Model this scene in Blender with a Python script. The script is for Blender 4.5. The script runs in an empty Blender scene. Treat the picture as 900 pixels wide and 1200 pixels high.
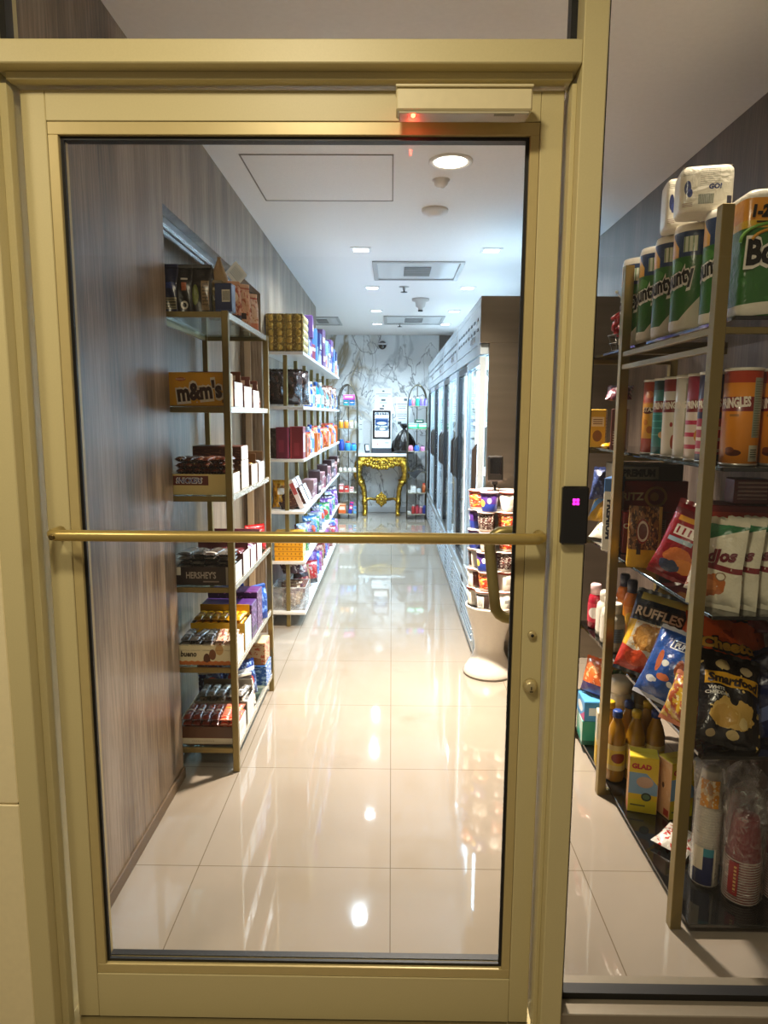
import bpy, bmesh, math, random
import numpy as np
from mathutils import Vector, Matrix, Euler
PI=math.pi
S=bpy.context.scene; COL=S.collection
rnd=random.Random(7)
# ------------------------------------------------------------------ camera (fitted to the floor tiles and the door)
FPX,PITCH,ROLL,YAW,EYE=794.548,0.1422093,0.0063202,-0.0102721,1.40364
_c,_s,_ct,_st,_cr,_sr=math.cos(YAW),math.sin(YAW),math.cos(PITCH),math.sin(PITCH),math.cos(ROLL),math.sin(ROLL)
_R0=Vector((_c,-_s,0)); _U0=Vector((_s*_st,_c*_st,_ct)); _F=Vector((_s*_ct,_c*_ct,-_st))
_R=_R0*_cr+_U0*_sr; _U=_U0*_cr-_R0*_sr
cam=bpy.data.cameras.new('camera'); camo=bpy.data.objects.new('camera',cam); COL.objects.link(camo)
cam.sensor_fit='VERTICAL'; cam.sensor_height=36; cam.lens=36*FPX/1200; cam.clip_start=.01
camo.matrix_world=Matrix(((_R.x,_U.x,-_F.x,0),(_R.y,_U.y,-_F.y,0),(_R.z,_U.z,-_F.z,EYE),(0,0,0,1)))
S.camera=camo
def proj(X,Y,Z):
    p=Vector((X,Y,Z-EYE)); d=p.dot(_F); return 450+FPX*p.dot(_R)/d, 600-FPX*p.dot(_U)/d
def X_at(px,Y,Z):
    a,b=proj(0,Y,Z)[0],proj(.5,Y,Z)[0]; X=(px-a)/(b-a)*.5
    for _ in range(4):
        e=proj(X,Y,Z)[0]-px; X-=e*1e-3/(proj(X+1e-3,Y,Z)[0]-proj(X,Y,Z)[0])
    return X
def Y_at(px,X,Z):
    Y=abs(X)*FPX/max(8,abs(px-459))
    for _ in range(12):
        e=proj(X,Y,Z)[0]-px; Y-=e*1e-3/(proj(X,Y+1e-3,Z)[0]-proj(X,Y,Z)[0])
    return Y
# ------------------------------------------------------------------ materials
def lin(c):
    if isinstance(c,str): c=[int(c[i:i+2],16)/255 for i in (0,2,4)]
    return tuple(((x/12.92) if x<=.04045 else ((x+.055)/1.055)**2.4) for x in c[:3])+(1,)
_M={}
def nm(key):
    m=bpy.data.materials.new(key); m.use_nodes=True; nt=m.node_tree; b=nt.nodes['Principled BSDF']; return m,nt,b
def mat(col,rough=.5,metal=0,coat=0,em=0,bump=0,bscale=60,alpha=1,trans=0,spec=.5):
    """plain procedural surface with a trace of mottling"""
    key=('m',col,rough,metal,coat,em,bump,bscale,alpha,trans,spec)
    if key in _M: return _M[key]
    m,nt,b=nm('paint_'+(col if isinstance(col,str) else 'x')); N=nt.nodes; L=nt.links
    c=lin(col); b.inputs['Roughness'].default_value=rough; b.inputs['Metallic'].default_value=metal
    b.inputs['Coat Weight'].default_value=coat; b.inputs['Specular IOR Level'].default_value=spec
    b.inputs['Base Color'].default_value=c
    if trans: b.inputs['Transmission Weight'].default_value=trans
    if alpha<1: b.inputs['Alpha'].default_value=alpha
    if em: b.inputs['Emission Color'].default_value=c; b.inputs['Emission Strength'].default_value=em
    t=N.new('ShaderNodeTexCoord'); n=N.new('ShaderNodeTexNoise'); n.inputs['Scale'].default_value=bscale; n.inputs['Detail'].default_value=3
    L.new(t.outputs['Object'],n.inputs['Vector'])
    mx=N.new('ShaderNodeMixRGB'); mx.blend_type='MULTIPLY'; mx.inputs[0].default_value=.10; mx.inputs[1].default_value=c
    L.new(n.outputs['Fac'],mx.inputs[2]); L.new(mx.outputs[0],b.inputs['Base Color'])
    if bump:
        bp=N.new('ShaderNodeBump'); bp.inputs['Strength'].default_value=bump; bp.inputs['Distance'].default_value=.01
        L.new(n.outputs['Fac'],bp.inputs['Height']); L.new(bp.outputs[0],b.inputs['Normal'])
    _M[key]=m; return m
def art(base,ops=(),rough=.4,metal=0,coat=.3,bump=.0):
    """printed packaging: shapes painted over a base colour in UV space.
    ops: ('r',u0,u1,v0,v1,col) ('e',u,v,ru,rv,col) ('d',a,b,c,col) a*u+b*v>c  ('n',scale,thr,col) ('s',axis,freq,duty,col,u0,u1,v0,v1) ('w',v0,v1,amp,freq,col)"""
    key=('a',base,tuple(ops),rough,metal,coat,bump)
    if key in _M: return _M[key]
    m,nt,b=nm('print_'+base); N=nt.nodes; L=nt.links
    b.inputs['Roughness'].default_value=rough; b.inputs['Metallic'].default_value=metal; b.inputs['Coat Weight'].default_value=coat; b.inputs['Coat Roughness'].default_value=.15
    uv=N.new('ShaderNodeUVMap'); sp=N.new('ShaderNodeSeparateXYZ'); L.new(uv.outputs[0],sp.inputs[0]); u,v=sp.outputs[0],sp.outputs[1]
    def ma(op,x,y,z=None):
        n=N.new('ShaderNodeMath'); n.operation=op
        for i,q in enumerate((x,y,z)):
            if q is None: continue
            if isinstance(q,(int,float)): n.inputs[i].default_value=q
            else: L.new(q,n.inputs[i])
        return n.outputs[0]
    def win(x,a,c): return ma('MULTIPLY',ma('GREATER_THAN',x,a),ma('LESS_THAN',x,c))
    cur=None
    for o in ops:
        k=o[0]; col=o[-1]
        if k=='r': f=ma('MULTIPLY',win(u,o[1],o[2]),win(v,o[3],o[4]))
        elif k=='e':
            a=ma('DIVIDE',ma('SUBTRACT',u,o[1]),o[3]); c=ma('DIVIDE',ma('SUBTRACT',v,o[2]),o[4])
            f=ma('LESS_THAN',ma('ADD',ma('MULTIPLY',a,a),ma('MULTIPLY',c,c)),1.0)
        elif k=='E':
            a=ma('DIVIDE',ma('SUBTRACT',u,o[1]),o[3]); c=ma('DIVIDE',ma('SUBTRACT',v,o[2]),o[4])
            n=N.new('ShaderNodeTexNoise'); n.inputs['Scale'].default_value=7; n.inputs['Detail'].default_value=3; L.new(uv.outputs[0],n.inputs['Vector'])
            f=ma('LESS_THAN',ma('ADD',ma('ADD',ma('MULTIPLY',a,a),ma('MULTIPLY',c,c)),ma('MULTIPLY',ma('SUBTRACT',n.outputs['Fac'],.5),1.6)),1.0)
        elif k=='d': f=ma('GREATER_THAN',ma('ADD',ma('MULTIPLY',u,o[1]),ma('MULTIPLY',v,o[2])),o[3])
        elif k=='n':
            n=N.new('ShaderNodeTexNoise'); n.inputs['Scale'].default_value=o[1]; L.new(uv.outputs[0],n.inputs['Vector']); f=ma('GREATER_THAN',n.outputs['Fac'],o[2])
        elif k=='s':
            x=u if o[1]=='u' else v
            f=ma('LESS_THAN',ma('FRACT',ma('MULTIPLY',x,o[2]),0),o[3])
            f=ma('MULTIPLY',f,ma('MULTIPLY',win(u,o[4],o[5]),win(v,o[6],o[7])))
        elif k=='w':
            s=ma('MULTIPLY',ma('SINE',ma('MULTIPLY',u,o[4]),0),o[3]); vv=ma('SUBTRACT',v,s); f=win(vv,o[1],o[2])
        mx=N.new('ShaderNodeMixRGB'); L.new(f,mx.inputs[0]); mx.inputs[2].default_value=lin(col)
        if cur is None: mx.inputs[1].default_value=lin(base)
        else: L.new(cur,mx.inputs[1])
        cur=mx.outputs[0]
    if cur is None: b.inputs['Base Color'].default_value=lin(base)
    else: L.new(cur,b.inputs['Base Color'])
    if bump:
        t=N.new('ShaderNodeTexCoord'); n=N.new('ShaderNodeTexNoise'); n.inputs['Scale'].default_value=28; n.inputs['Detail'].default_value=4; n.inputs['Distortion'].default_value=1.2
        L.new(t.outputs['Object'],n.inputs['Vector'])
        bp=N.new('ShaderNodeBump'); bp.inputs['Strength'].default_value=bump; bp.inputs['Distance'].default_value=.02
        L.new(n.outputs['Fac'],bp.inputs['Height']); L.new(bp.outputs[0],b.inputs['Normal'])
    _M[key]=m; return m
def barcode(u0,u1,v0,v1): return (('r',u0,u1,v0,v1,'f2efe4'),('s','u',60,.5,u0+.01,u1-.01,v0+.02,v1-.02,'222222'))
def fine(u0,u1,v0,v1,n,col): return (('s','v',n,.35,u0,u1,v0,v1,col),)
def glassmat(name='clear_glass',tint=(1,1,1,1),k=.05,rough=0.0):
    if name in _M: return _M[name]
    m,nt,b=nm(name); N=nt.nodes; L=nt.links; N.remove(b)
    tr=N.new('ShaderNodeBsdfTransparent'); tr.inputs[0].default_value=tint
    gl=N.new('ShaderNodeBsdfGlossy'); gl.inputs['Roughness'].default_value=rough
    lw=N.new('ShaderNodeLayerWeight'); lw.inputs[0].default_value=.5
    p=N.new('ShaderNodeMath'); p.operation='POWER'; L.new(lw.outputs['Facing'],p.inputs[0]); p.inputs[1].default_value=5
    q=N.new('ShaderNodeMath'); q.operation='MULTIPLY_ADD'; L.new(p.outputs[0],q.inputs[0]); q.inputs[1].default_value=.5; q.inputs[2].default_value=k
    mx=N.new('ShaderNodeMixShader'); L.new(q.outputs[0],mx.inputs[0]); L.new(tr.outputs[0],mx.inputs[1]); L.new(gl.outputs[0],mx.inputs[2])
    L.new(mx.outputs[0],N['Material Output'].inputs[0]); _M[name]=m; return m
GLASS=glassmat('clear_glass',(.985,.99,.985,1),.022); FILM=glassmat('clear_film',(.93,.93,.93,1),.13,.16)
def _film_extra():
    nt=FILM.node_tree; N=nt.nodes; L=nt.links; mx=[n for n in N if n.type=='MIX_SHADER'][0]; gl=[n for n in N if n.type=='BSDF_GLOSSY'][0]; out=[n for n in N if n.type=='OUTPUT_MATERIAL'][0]
    t=N.new('ShaderNodeTexCoord'); n=N.new('ShaderNodeTexNoise'); n.inputs['Scale'].default_value=34; n.inputs['Detail'].default_value=5; n.inputs['Distortion'].default_value=1.5; L.new(t.outputs['Object'],n.inputs['Vector'])
    bp=N.new('ShaderNodeBump'); bp.inputs['Strength'].default_value=.8; bp.inputs['Distance'].default_value=.02; L.new(n.outputs['Fac'],bp.inputs['Height']); L.new(bp.outputs[0],gl.inputs['Normal'])
    d=N.new('ShaderNodeBsdfDiffuse'); d.inputs[0].default_value=(.8,.78,.74,1); r=N.new('ShaderNodeMapRange'); L.new(n.outputs['Fac'],r.inputs[0]); r.inputs[1].default_value=.5; r.inputs[2].default_value=.75; r.inputs[3].default_value=.04; r.inputs[4].default_value=.40
    m2=N.new('ShaderNodeMixShader'); L.new(r.outputs[0],m2.inputs[0]); L.new(mx.outputs[0],m2.inputs[1]); L.new(d.outputs[0],m2.inputs[2]); L.new(m2.outputs[0],out.inputs[0])
_film_extra()
SHELFGLASS=glassmat('shelf_glass',(.72,.82,.80,1),.05,.03)
# ------------------------------------------------------------------ mesh builder
class MB:
    def __init__(s): s.v=[]; s.f=[]; s.m=[]; s.u=[]; s.sm=[]
    def quad(s,i,mi=0,uv=None,sm=False): s.f.append(tuple(i)); s.m.append(mi); s.u.append(uv); s.sm.append(sm)
    def box(s,x0,x1,y0,y1,z0,z1,mi=0,bev=.0,mf=None,M=None):
        """mf: {'-y':i,...} material per side"""
        o=len(s.v); b=min(bev,(x1-x0)/2.2,(y1-y0)/2.2,(z1-z0)/2.2)
        lo=(x0,y0,z0); hi=(x1,y1,z1); idx={}
        sgn=[(a,c,d) for a in (0,1) for c in (0,1) for d in (0,1)]
        def put(p):
            s.v.append(tuple(M@Vector(p)) if M else p); return len(s.v)-1
        names=[('-x','+x'),('-y','+y'),('-z','+z')]
        def face(ids,ps,ax,side,sm=False):
            mi2=mi if mf is None else mf.get(names[ax][side],mi)
            uv=[]
            for p in ps:
                if ax==1: uu=(p[0]-x0)/(x1-x0); vv=(p[2]-z0)/(z1-z0); uu=uu if side==0 else 1-uu
                elif ax==0: uu=(p[1]-y0)/(y1-y0); vv=(p[2]-z0)/(z1-z0); uu=uu if side==1 else 1-uu
                else: uu=(p[0]-x0)/(x1-x0); vv=(p[1]-y0)/(y1-y0)
                uv.append((uu,vv))
            n=(Vector(ps[1])-Vector(ps[0])).cross(Vector(ps[2])-Vector(ps[0]))
            c=sum((Vector(p) for p in ps),Vector())/len(ps)-Vector(((x0+x1)/2,(y0+y1)/2,(z0+z1)/2))
            if n.dot(c)<0: ids=ids[::-1]; uv=uv[::-1]
            s.quad(ids,mi2,uv,sm)
        for c in sgn:
            for ax in range(3):
                p=[]
                for k in range(3):
                    if k==ax: p.append(hi[k] if c[k] else lo[k])
                    else: p.append(hi[k]-b if c[k] else lo[k]+b)
                idx[(c,ax)]=(put(tuple(p)),tuple(p))
        for ax in range(3):
            k,l=[q for q in range(3) if q!=ax]
            for side in (0,1):
                cs=[]
                for a,d in ((0,0),(1,0),(1,1),(0,1)):
                    c=[0,0,0]; c[ax]=side; c[k]=a; c[l]=d; cs.append(tuple(c))
                face([idx[(c,ax)][0] for c in cs],[idx[(c,ax)][1] for c in cs],ax,side)
        if b>0:
            for ax in range(3):
                k,l=[q for q in range(3) if q!=ax]
                for a in (0,1):
                    for d in (0,1):
                        c0=[0,0,0]; c0[k]=a; c0[l]=d; c1=list(c0); c1[ax]=1; c0,c1=tuple(c0),tuple(c1)
                        q=[idx[(c0,k)],idx[(c1,k)],idx[(c1,l)],idx[(c0,l)]]
                        face([w[0] for w in q],[w[1] for w in q],k if k!=2 else l,a if k!=2 else d)
            for c in sgn:
                q=[idx[(c,ax)] for ax in range(3)]; face([w[0] for w in q],[w[1] for w in q],1,c[1])
        return s
    def lathe(s,prof,seg=24,mi=0,c=(0,0,0),mis=None,sq=1.0,rot0=0,cap=True,sm=True,warp=None):
        """profile [(r,z)] about z; u runs so that u=.5 faces -y"""
        o=len(s.v); n=len(prof); z0=prof[0][1]; z1=prof[-1][1]
        zs=[p[1] for p in prof]; zmin,zmax=min(zs),max(zs); dz=(zmax-zmin) or 1
        for r,z in prof:
            for k in range(seg):
                t=2*PI*k/seg+rot0; r2=r*(warp(t,z) if warp else 1)
                s.v.append((c[0]-math.sin(t)*r2,c[1]+math.cos(t)*r2*sq,c[2]+z))   # t=0 faces +y; t=pi faces -y, increasing to +x
        for i in range(n-1):
            for k in range(seg):
                k2=(k+1)%seg; a,b_,d,e=o+i*seg+k,o+i*seg+k2,o+(i+1)*seg+k2,o+(i+1)*seg+k
                u0,u1=k/seg,(k+1)/seg; v0,v1=(prof[i][1]-zmin)/dz,(prof[i+1][1]-zmin)/dz
                s.quad((a,b_,d,e),mis[i] if mis else mi,[(u0,v0),(u1,v0),(u1,v1),(u0,v1)],sm)
        if cap:
            for i,f in ((0,True),(n-1,False)):
                if prof[i][0]>1e-5:
                    r=range(seg) if not f else range(seg-1,-1,-1)
                    s.quad([o+i*seg+k for k in r],(mis[min(i,n-2)] if mis else mi),[(.5,.5)]*seg,False)
        return s
    def tube(s,pts,r,seg=10,mi=0,cap=True,sm=True,close=False):
        pts=[Vector(p) for p in pts]; o=len(s.v); n=len(pts)
        up=Vector((0,0,1)); t0=(pts[1]-pts[0]).normalized()
        a=t0.cross(up) if abs(t0.dot(up))<.95 else t0.cross(Vector((1,0,0))); a.normalize()
        for i,p in enumerate(pts):
            if close: t=(pts[(i+1)%n]-pts[i-1]).normalized()
            else: t=(pts[min(i+1,n-1)]-pts[max(i-1,0)]).normalized()
            a=(a-t*a.dot(t)).normalized(); b=t.cross(a)
            rr=r[i] if isinstance(r,(list,tuple)) else r
            for k in range(seg):
                q=2*PI*k/seg; s.v.append(tuple(p+a*math.cos(q)*rr+b*math.sin(q)*rr))
        for i in range(n if close else n-1):
            j=(i+1)%n
            for k in range(seg):
                k2=(k+1)%seg
                s.quad((o+i*seg+k,o+i*seg+k2,o+j*seg+k2,o+j*seg+k),mi,[(k/seg,i/n),((k+1)/seg,i/n),((k+1)/seg,(i+1)/n),(k/seg,(i+1)/n)],sm)
        if cap and not close:
            s.quad([o+k for k in range(seg-1,-1,-1)],mi,None,False); s.quad([o+(n-1)*seg+k for k in range(seg)],mi,None,False)
        return s
    def grid(s,fn,nu,nv,mi=0,sm=True,flip=False,uvf=None):
        o=len(s.v)
        for j in range(nv+1):
            for i in range(nu+1): s.v.append(tuple(fn(i/nu,j/nv)))
        for j in range(nv):
            for i in range(nu):
                a=o+j*(nu+1)+i; q=[a,a+1,a+nu+2,a+nu+1]; uv=[(i/nu,j/nv),((i+1)/nu,j/nv),((i+1)/nu,(j+1)/nv),(i/nu,(j+1)/nv)]
                if flip: q=q[::-1]; uv=uv[::-1]
                s.quad(q,mi,uv,sm)
        return s
    def blob(s,c,rx,ry,rz,mi=0,seg=10,rings=7,bump=0,M=None):
        o=len(s.v); R=Vector(c)
        for i in range(rings+1):
            p=PI*i/rings
            for k in range(seg):
                t=2*PI*k/seg; q=1+bump*math.sin(3*t+i*1.7)*math.sin(p)
                w=Vector((rx*math.sin(p)*math.cos(t)*q,ry*math.sin(p)*math.sin(t)*q,rz*math.cos(p)))
                if M: w=M@w
                s.v.append(tuple(R+w))
        for i in range(rings):
            for k in range(seg):
                k2=(k+1)%seg; s.quad((o+i*seg+k,o+(i+1)*seg+k,o+(i+1)*seg+k2,o+i*seg+k2),mi,[(k/seg,1-i/rings)]*4,True)
        return s
    def text(s,t,surf,cx,cy,h,mi,bold=.0,slant=0,rot=0,width=None,arc=0):
        """lettering laid on surf(x,y)->point; h is cap height in metres"""
        V,F,w=glyphs(t,bold)
        if not V: return s
        o=len(s.v); k=h/.7; kx=k if width is None else width/max(w,1e-6); cr,sr=math.cos(rot),math.sin(rot)
        for x,y in V:
            X=(x-w/2)*kx; Y=(y-.35)*k; X+=slant*Y; Y+=arc*X*X
            s.v.append(tuple(surf(cx+cr*X-sr*Y,cy+sr*X+cr*Y)))
        for f in F: s.quad([o+i for i in f],mi,None,False)
        return s
    def build(s,name,mats,parent=None,loc=None,rot=None):
        me=bpy.data.meshes.new(name); me.from_pydata(s.v,[],s.f)
        for m in (mats if isinstance(mats,(list,tuple)) else [mats]): me.materials.append(m)
        me.polygons.foreach_set('material_index',s.m); me.polygons.foreach_set('use_smooth',s.sm)
        uvl=me.uv_layers.new(name='UVMap'); flat=[]
        for f,u in zip(s.f,s.u):
            if u is None: flat+= [0.0,0.0]*len(f)
            else:
                for q in u: flat+= [q[0],q[1]]
        uvl.data.foreach_set('uv',flat); me.validate(clean_customdata=False)
        o=bpy.data.objects.new(name,me); COL.objects.link(o)
        if parent: o.parent=parent
        if loc: o.location=loc
        if rot is not None: o.rotation_euler=rot if isinstance(rot,(tuple,list,Euler)) else (0,0,rot)
        return o
_G={}
def glyphs(t,bold):
    if (t,bold) in _G: return _G[(t,bold)]
    c=bpy.data.curves.new('t','FONT'); c.body=t; c.resolution_u=2; c.offset=bold; c.dimensions='2D'; c.fill_mode='FRONT'
    o=bpy.data.objects.new('t',c); COL.objects.link(o); dg=bpy.context.evaluated_depsgraph_get(); dg.update()
    me=bpy.data.meshes.new_from_object(o.evaluated_get(dg))
    V=[(v.co.x,v.co.y) for v in me.vertices]; F=[tuple(p.vertices) for p in me.polygons]
    bpy.data.objects.remove(o); bpy.data.curves.remove(c); bpy.data.meshes.remove(me)
    if V:
        mn=min(x for x,_ in V); V=[(x-mn,y) for x,y in V]; w=max(x for x,_ in V)
    else: w=0
    _G[(t,bold)]=(V,F,w); return _G[(t,bold)]
# ------------------------------------------------------------------ scene bookkeeping
def tag(o,label,cat,group=None):
    o['label']=label; o['category']=cat
    if group: o['group']=group
    return o
def thing(name,label,cat,loc=(0,0,0),rot=0,group=None):
    o=bpy.data.objects.new(name,None); o.empty_display_size=.05; COL.objects.link(o); o.location=loc
    o.rotation_euler=rot if isinstance(rot,(tuple,list,Euler)) else (0,0,rot)
    return tag(o,label,cat,group)
def struct(name,mb,mats,label=None):
    o=mb.build(name,mats); o['kind']='structure'
    if label: o['label']=label
    return o
_P={}
def inst(key,maker,label,cat,loc,rot=0,group=None,scale=None):
    """first call builds the thing; later calls copy it and each of its parts"""
    if key not in _P: o=maker(); _P[key]=o
    else:
        src=_P[key]; o=src.copy(); COL.objects.link(o)
        for ch in list(src.children):
            c=ch.copy(); COL.objects.link(c); c.parent=o
            for g in list(ch.children):
                d=g.copy(); COL.objects.link(d); d.parent=c
    o.location=loc; o.rotation_euler=rot if isinstance(rot,(tuple,list,Euler)) else (0,0,rot)
    if scale: o.scale=scale if isinstance(scale,(tuple,list)) else (scale,)*3
    for k in ('group',):
        if k in o.keys(): del o[k]
    return tag(o,label,cat,group)
ORD=['first','second','third','fourth','fifth','sixth','seventh','eighth','ninth','tenth','eleventh','twelfth','thirteenth','fourteenth','fifteenth','sixteenth','seventeenth','eighteenth','nineteenth','twentieth']
ORD+=['twenty-'+q for q in ORD[:9]]+['thirtieth']
LP=dict(round=78,sq=36,hall=21,hall2=16,front=5,world=.20,exp=0.0,cool=52)
# ================================================================== THE ROOM
CEIL=2.515; XL=-.80; XR=1.29; YB=9.8; YF=1.33; TX,TY,TS=.00666,2.54221,.6
def nodes(name):
    m,nt,b=nm(name); N=nt.nodes; L=nt.links
    def new(t,**k):
        n=N.new(t)
        for a,v in k.items(): setattr(n,a,v)
        return n
    return m,N,L,b,new
def ramp(new,pts):
    r=new('ShaderNodeValToRGB'); e=r.color_ramp.elements
    while len(e)<len(pts): e.new(.5)
    for i,(p,c) in enumerate(pts): e[i].position=p; e[i].color=lin(c)
    return r
def floor_mat():
    m,N,L,b,new=nodes('polished_tile'); tc=new('ShaderNodeTexCoord'); sp=new('ShaderNodeSeparateXYZ'); L.new(tc.outputs['Object'],sp.inputs[0])
    def M(op,x,y):
        n=new('ShaderNodeMath',operation=op)
        for i,q in enumerate((x,y)):
            if isinstance(q,(int,float)): n.inputs[i].default_value=q
            else: L.new(q,n.inputs[i])
        return n.outputs[0]
    def g(o,off):
        f=M('FRACT',M('DIVIDE',M('SUBTRACT',o,off-60*TS),TS),0); d=M('MINIMUM',f,M('SUBTRACT',1,f)); return M('LESS_THAN',d,.0026)
    gr=M('MAXIMUM',g(sp.outputs[0],TX),g(sp.outputs[1],TY))
    n1=new('ShaderNodeTexNoise'); n1.inputs['Scale'].default_value=1.3; n1.inputs['Detail'].default_value=5; n1.inputs['Distortion'].default_value=.6; L.new(tc.outputs['Object'],n1.inputs['Vector'])
    r1=ramp(new,[(.3,'8d8375'),(.7,'9a8f82')]); L.new(n1.outputs['Fac'],r1.inputs[0])
    n2=new('ShaderNodeTexNoise'); n2.inputs['Scale'].default_value=2.6; n2.inputs['Detail'].default_value=6; L.new(tc.outputs['Object'],n2.inputs['Vector'])
    r2=ramp(new,[(.62,'ffffff'),(.75,'dcd6ce')]); L.new(n2.outputs['Fac'],r2.inputs[0])
    mm=new('ShaderNodeMixRGB',blend_type='MULTIPLY'); mm.inputs[0].default_value=.6; L.new(r1.outputs[0],mm.inputs[1]); L.new(r2.outputs[0],mm.inputs[2])
    mx=new('ShaderNodeMixRGB'); L.new(gr,mx.inputs[0]); L.new(mm.outputs[0],mx.inputs[1]); mx.inputs[2].default_value=lin('6e6252')
    L.new(mx.outputs[0],b.inputs['Base Color'])
    rr=new('ShaderNodeMapRange'); L.new(n2.outputs['Fac'],rr.inputs[0]); rr.inputs[1].default_value=.4; rr.inputs[2].default_value=.75; rr.inputs[3].default_value=.02; rr.inputs[4].default_value=.07
    L.new(rr.outputs[0],b.inputs['Roughness']); b.inputs['Specular IOR Level'].default_value=.8
    nb=new('ShaderNodeTexNoise'); nb.inputs['Scale'].default_value=3; L.new(tc.outputs['Object'],nb.inputs['Vector'])
    bp=new('ShaderNodeBump'); bp.inputs['Strength'].default_value=.012; bp.inputs['Distance'].default_value=.02; L.new(nb.outputs['Fac'],bp.inputs['Height']); L.new(bp.outputs[0],b.inputs['Normal'])
    return m
def wood_mat(name,dark,mid,light,rough=.32):
    m,N,L,b,new=nodes(name); tc=new('ShaderNodeTexCoord'); mp=new('ShaderNodeMapping'); mp.inputs['Scale'].default_value=(26,26,1.1); L.new(tc.outputs['Object'],mp.inputs[0])
    n=new('ShaderNodeTexNoise'); n.inputs['Scale'].default_value=4; n.inputs['Detail'].default_value=8; n.inputs['Roughness'].default_value=.7; L.new(mp.outputs[0],n.inputs['Vector'])
    mp2=new('ShaderNodeMapping'); mp2.inputs['Scale'].default_value=(3.2,3.2,.35); L.new(tc.outputs['Object'],mp2.inputs[0])
    n2=new('ShaderNodeTexNoise'); n2.inputs['Scale'].default_value=2.2; n2.inputs['Detail'].default_value=3; L.new(mp2.outputs[0],n2.inputs['Vector'])
    ad=new('ShaderNodeMath',operation='MULTIPLY_ADD'); L.new(n2.outputs['Fac'],ad.inputs[0]); ad.inputs[1].default_value=.55; 
    sc=new('ShaderNodeMath',operation='MULTIPLY'); L.new(n.outputs['Fac'],sc.inputs[0]); sc.inputs[1].default_value=.6; L.new(sc.outputs[0],ad.inputs[2])
    r=ramp(new,[(.42,dark),(.56,mid),(.70,light)]); L.new(ad.outputs[0],r.inputs[0]); L.new(r.outputs[0],b.inputs['Base Color'])
    b.inputs['Roughness'].default_value=rough
    bp=new('ShaderNodeBump'); bp.inputs['Strength'].default_value=.08; bp.inputs['Distance'].default_value=.004; L.new(n.outputs['Fac'],bp.inputs['Height']); L.new(bp.outputs[0],b.inputs['Normal'])
    return m
def marble_mat():
    m,N,L,b,new=nodes('veined_marble'); tc=new('ShaderNodeTexCoord')
    def noise(sc,det,dist=0,off=(0,0,0),scl=(1,1,1)):
        mp=new('ShaderNodeMapping'); mp.inputs['Location'].default_value=off; mp.inputs['Scale'].default_value=scl; L.new(tc.outputs['Object'],mp.inputs[0])
        n=new('ShaderNodeTexNoise'); n.inputs['Scale'].default_value=sc; n.inputs['Detail'].default_value=det; n.inputs['Distortion'].default_value=dist; L.new(mp.outputs[0],n.inputs['Vector']); return n.outputs['Fac']
    def vein(f,c,w):
        a=new('ShaderNodeMath',operation='SUBTRACT'); L.new(f,a.inputs[0]); a.inputs[1].default_value=c
        d=new('ShaderNodeMath',operation='ABSOLUTE'); L.new(a.outputs[0],d.inputs[0])
        q=new('ShaderNodeMapRange'); L.new(d.outputs[0],q.inputs[0]); q.inputs[1].default_value=0; q.inputs[2].default_value=w; q.inputs[3].default_value=1; q.inputs[4].default_value=0; return q.outputs[0]
    def mix(f,a,bc,k=1):
        x=new('ShaderNodeMixRGB'); mu=new('ShaderNodeMath',operation='MULTIPLY'); L.new(f,mu.inputs[0]); mu.inputs[1].default_value=k; L.new(mu.outputs[0],x.inputs[0]); L.new(a,x.inputs[1]); x.inputs[2].default_value=lin(bc); return x.outputs[0]
    base=ramp(new,[(.3,'cfd6da'),(.7,'eef1f2')]); L.new(noise(1.2,5,.5),base.inputs[0]); c=base.outputs[0]
    # broad tan veins on the left part of the slab (x < -0.25)
    sp=new('ShaderNodeSeparateXYZ'); L.new(tc.outputs['Object'],sp.inputs[0])
    lm=new('ShaderNodeMapRange'); L.new(sp.outputs[0],lm.inputs[0]); lm.inputs[1].default_value=-.15; lm.inputs[2].default_value=-.5; lm.inputs[3].default_value=0; lm.inputs[4].default_value=1
    t=new('ShaderNodeMath',operation='MULTIPLY'); L.new(vein(noise(1.5,4,1.3,(3,0,1.2),(1.4,1,.7)),.52,.085),t.inputs[0]); L.new(lm.outputs[0],t.inputs[1])
    c=mix(t.outputs[0],c,'8f7d5a',.9)
    c=mix(vein(noise(1.1,6,1.6,(1,0,7),(1.3,1,.8)),.5,.012),c,'5d6064',.85)
    c=mix(vein(noise(1.9,6,1.2,(5,0,3),(1,1,.6)),.47,.010),c,'7b7f84',.7)
    c=mix(vein(noise(.8,5,2.0,(9,0,2)),.55,.03),c,'9aa3ab',.6)
    L.new(c,b.inputs['Base Color']); b.inputs['Roughness'].default_value=.12
    return m
def steel_mat():
    m,N,L,b,new=nodes('brushed_steel'); tc=new('ShaderNodeTexCoord'); mp=new('ShaderNodeMapping'); mp.inputs['Scale'].default_value=(.8,.8,14); L.new(tc.outputs['Object'],mp.inputs[0])
    n=new('ShaderNodeTexNoise'); n.inputs['Scale'].default_value=1.6; n.inputs['Detail'].default_value=6; L.new(mp.outputs[0],n.inputs['Vector'])
    r=ramp(new,[(.3,'867c6e'),(.7,'8f8577')]); L.new(n.outputs['Fac'],r.inputs[0]); L.new(r.outputs[0],b.inputs['Base Color']); b.inputs['Metallic'].default_value=.92
    q=new('ShaderNodeMapRange'); L.new(n.outputs['Fac'],q.inputs[0]); q.inputs[3].default_value=.27; q.inputs[4].default_value=.31; L.new(q.outputs[0],b.inputs['Roughness'])
    bp=new('ShaderNodeBump'); bp.inputs['Strength'].default_value=.02; bp.inputs['Distance'].default_value=.001; L.new(n.outputs['Fac'],bp.inputs['Height']); L.new(bp.outputs[0],b.inputs['Normal'])
    return m
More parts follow.
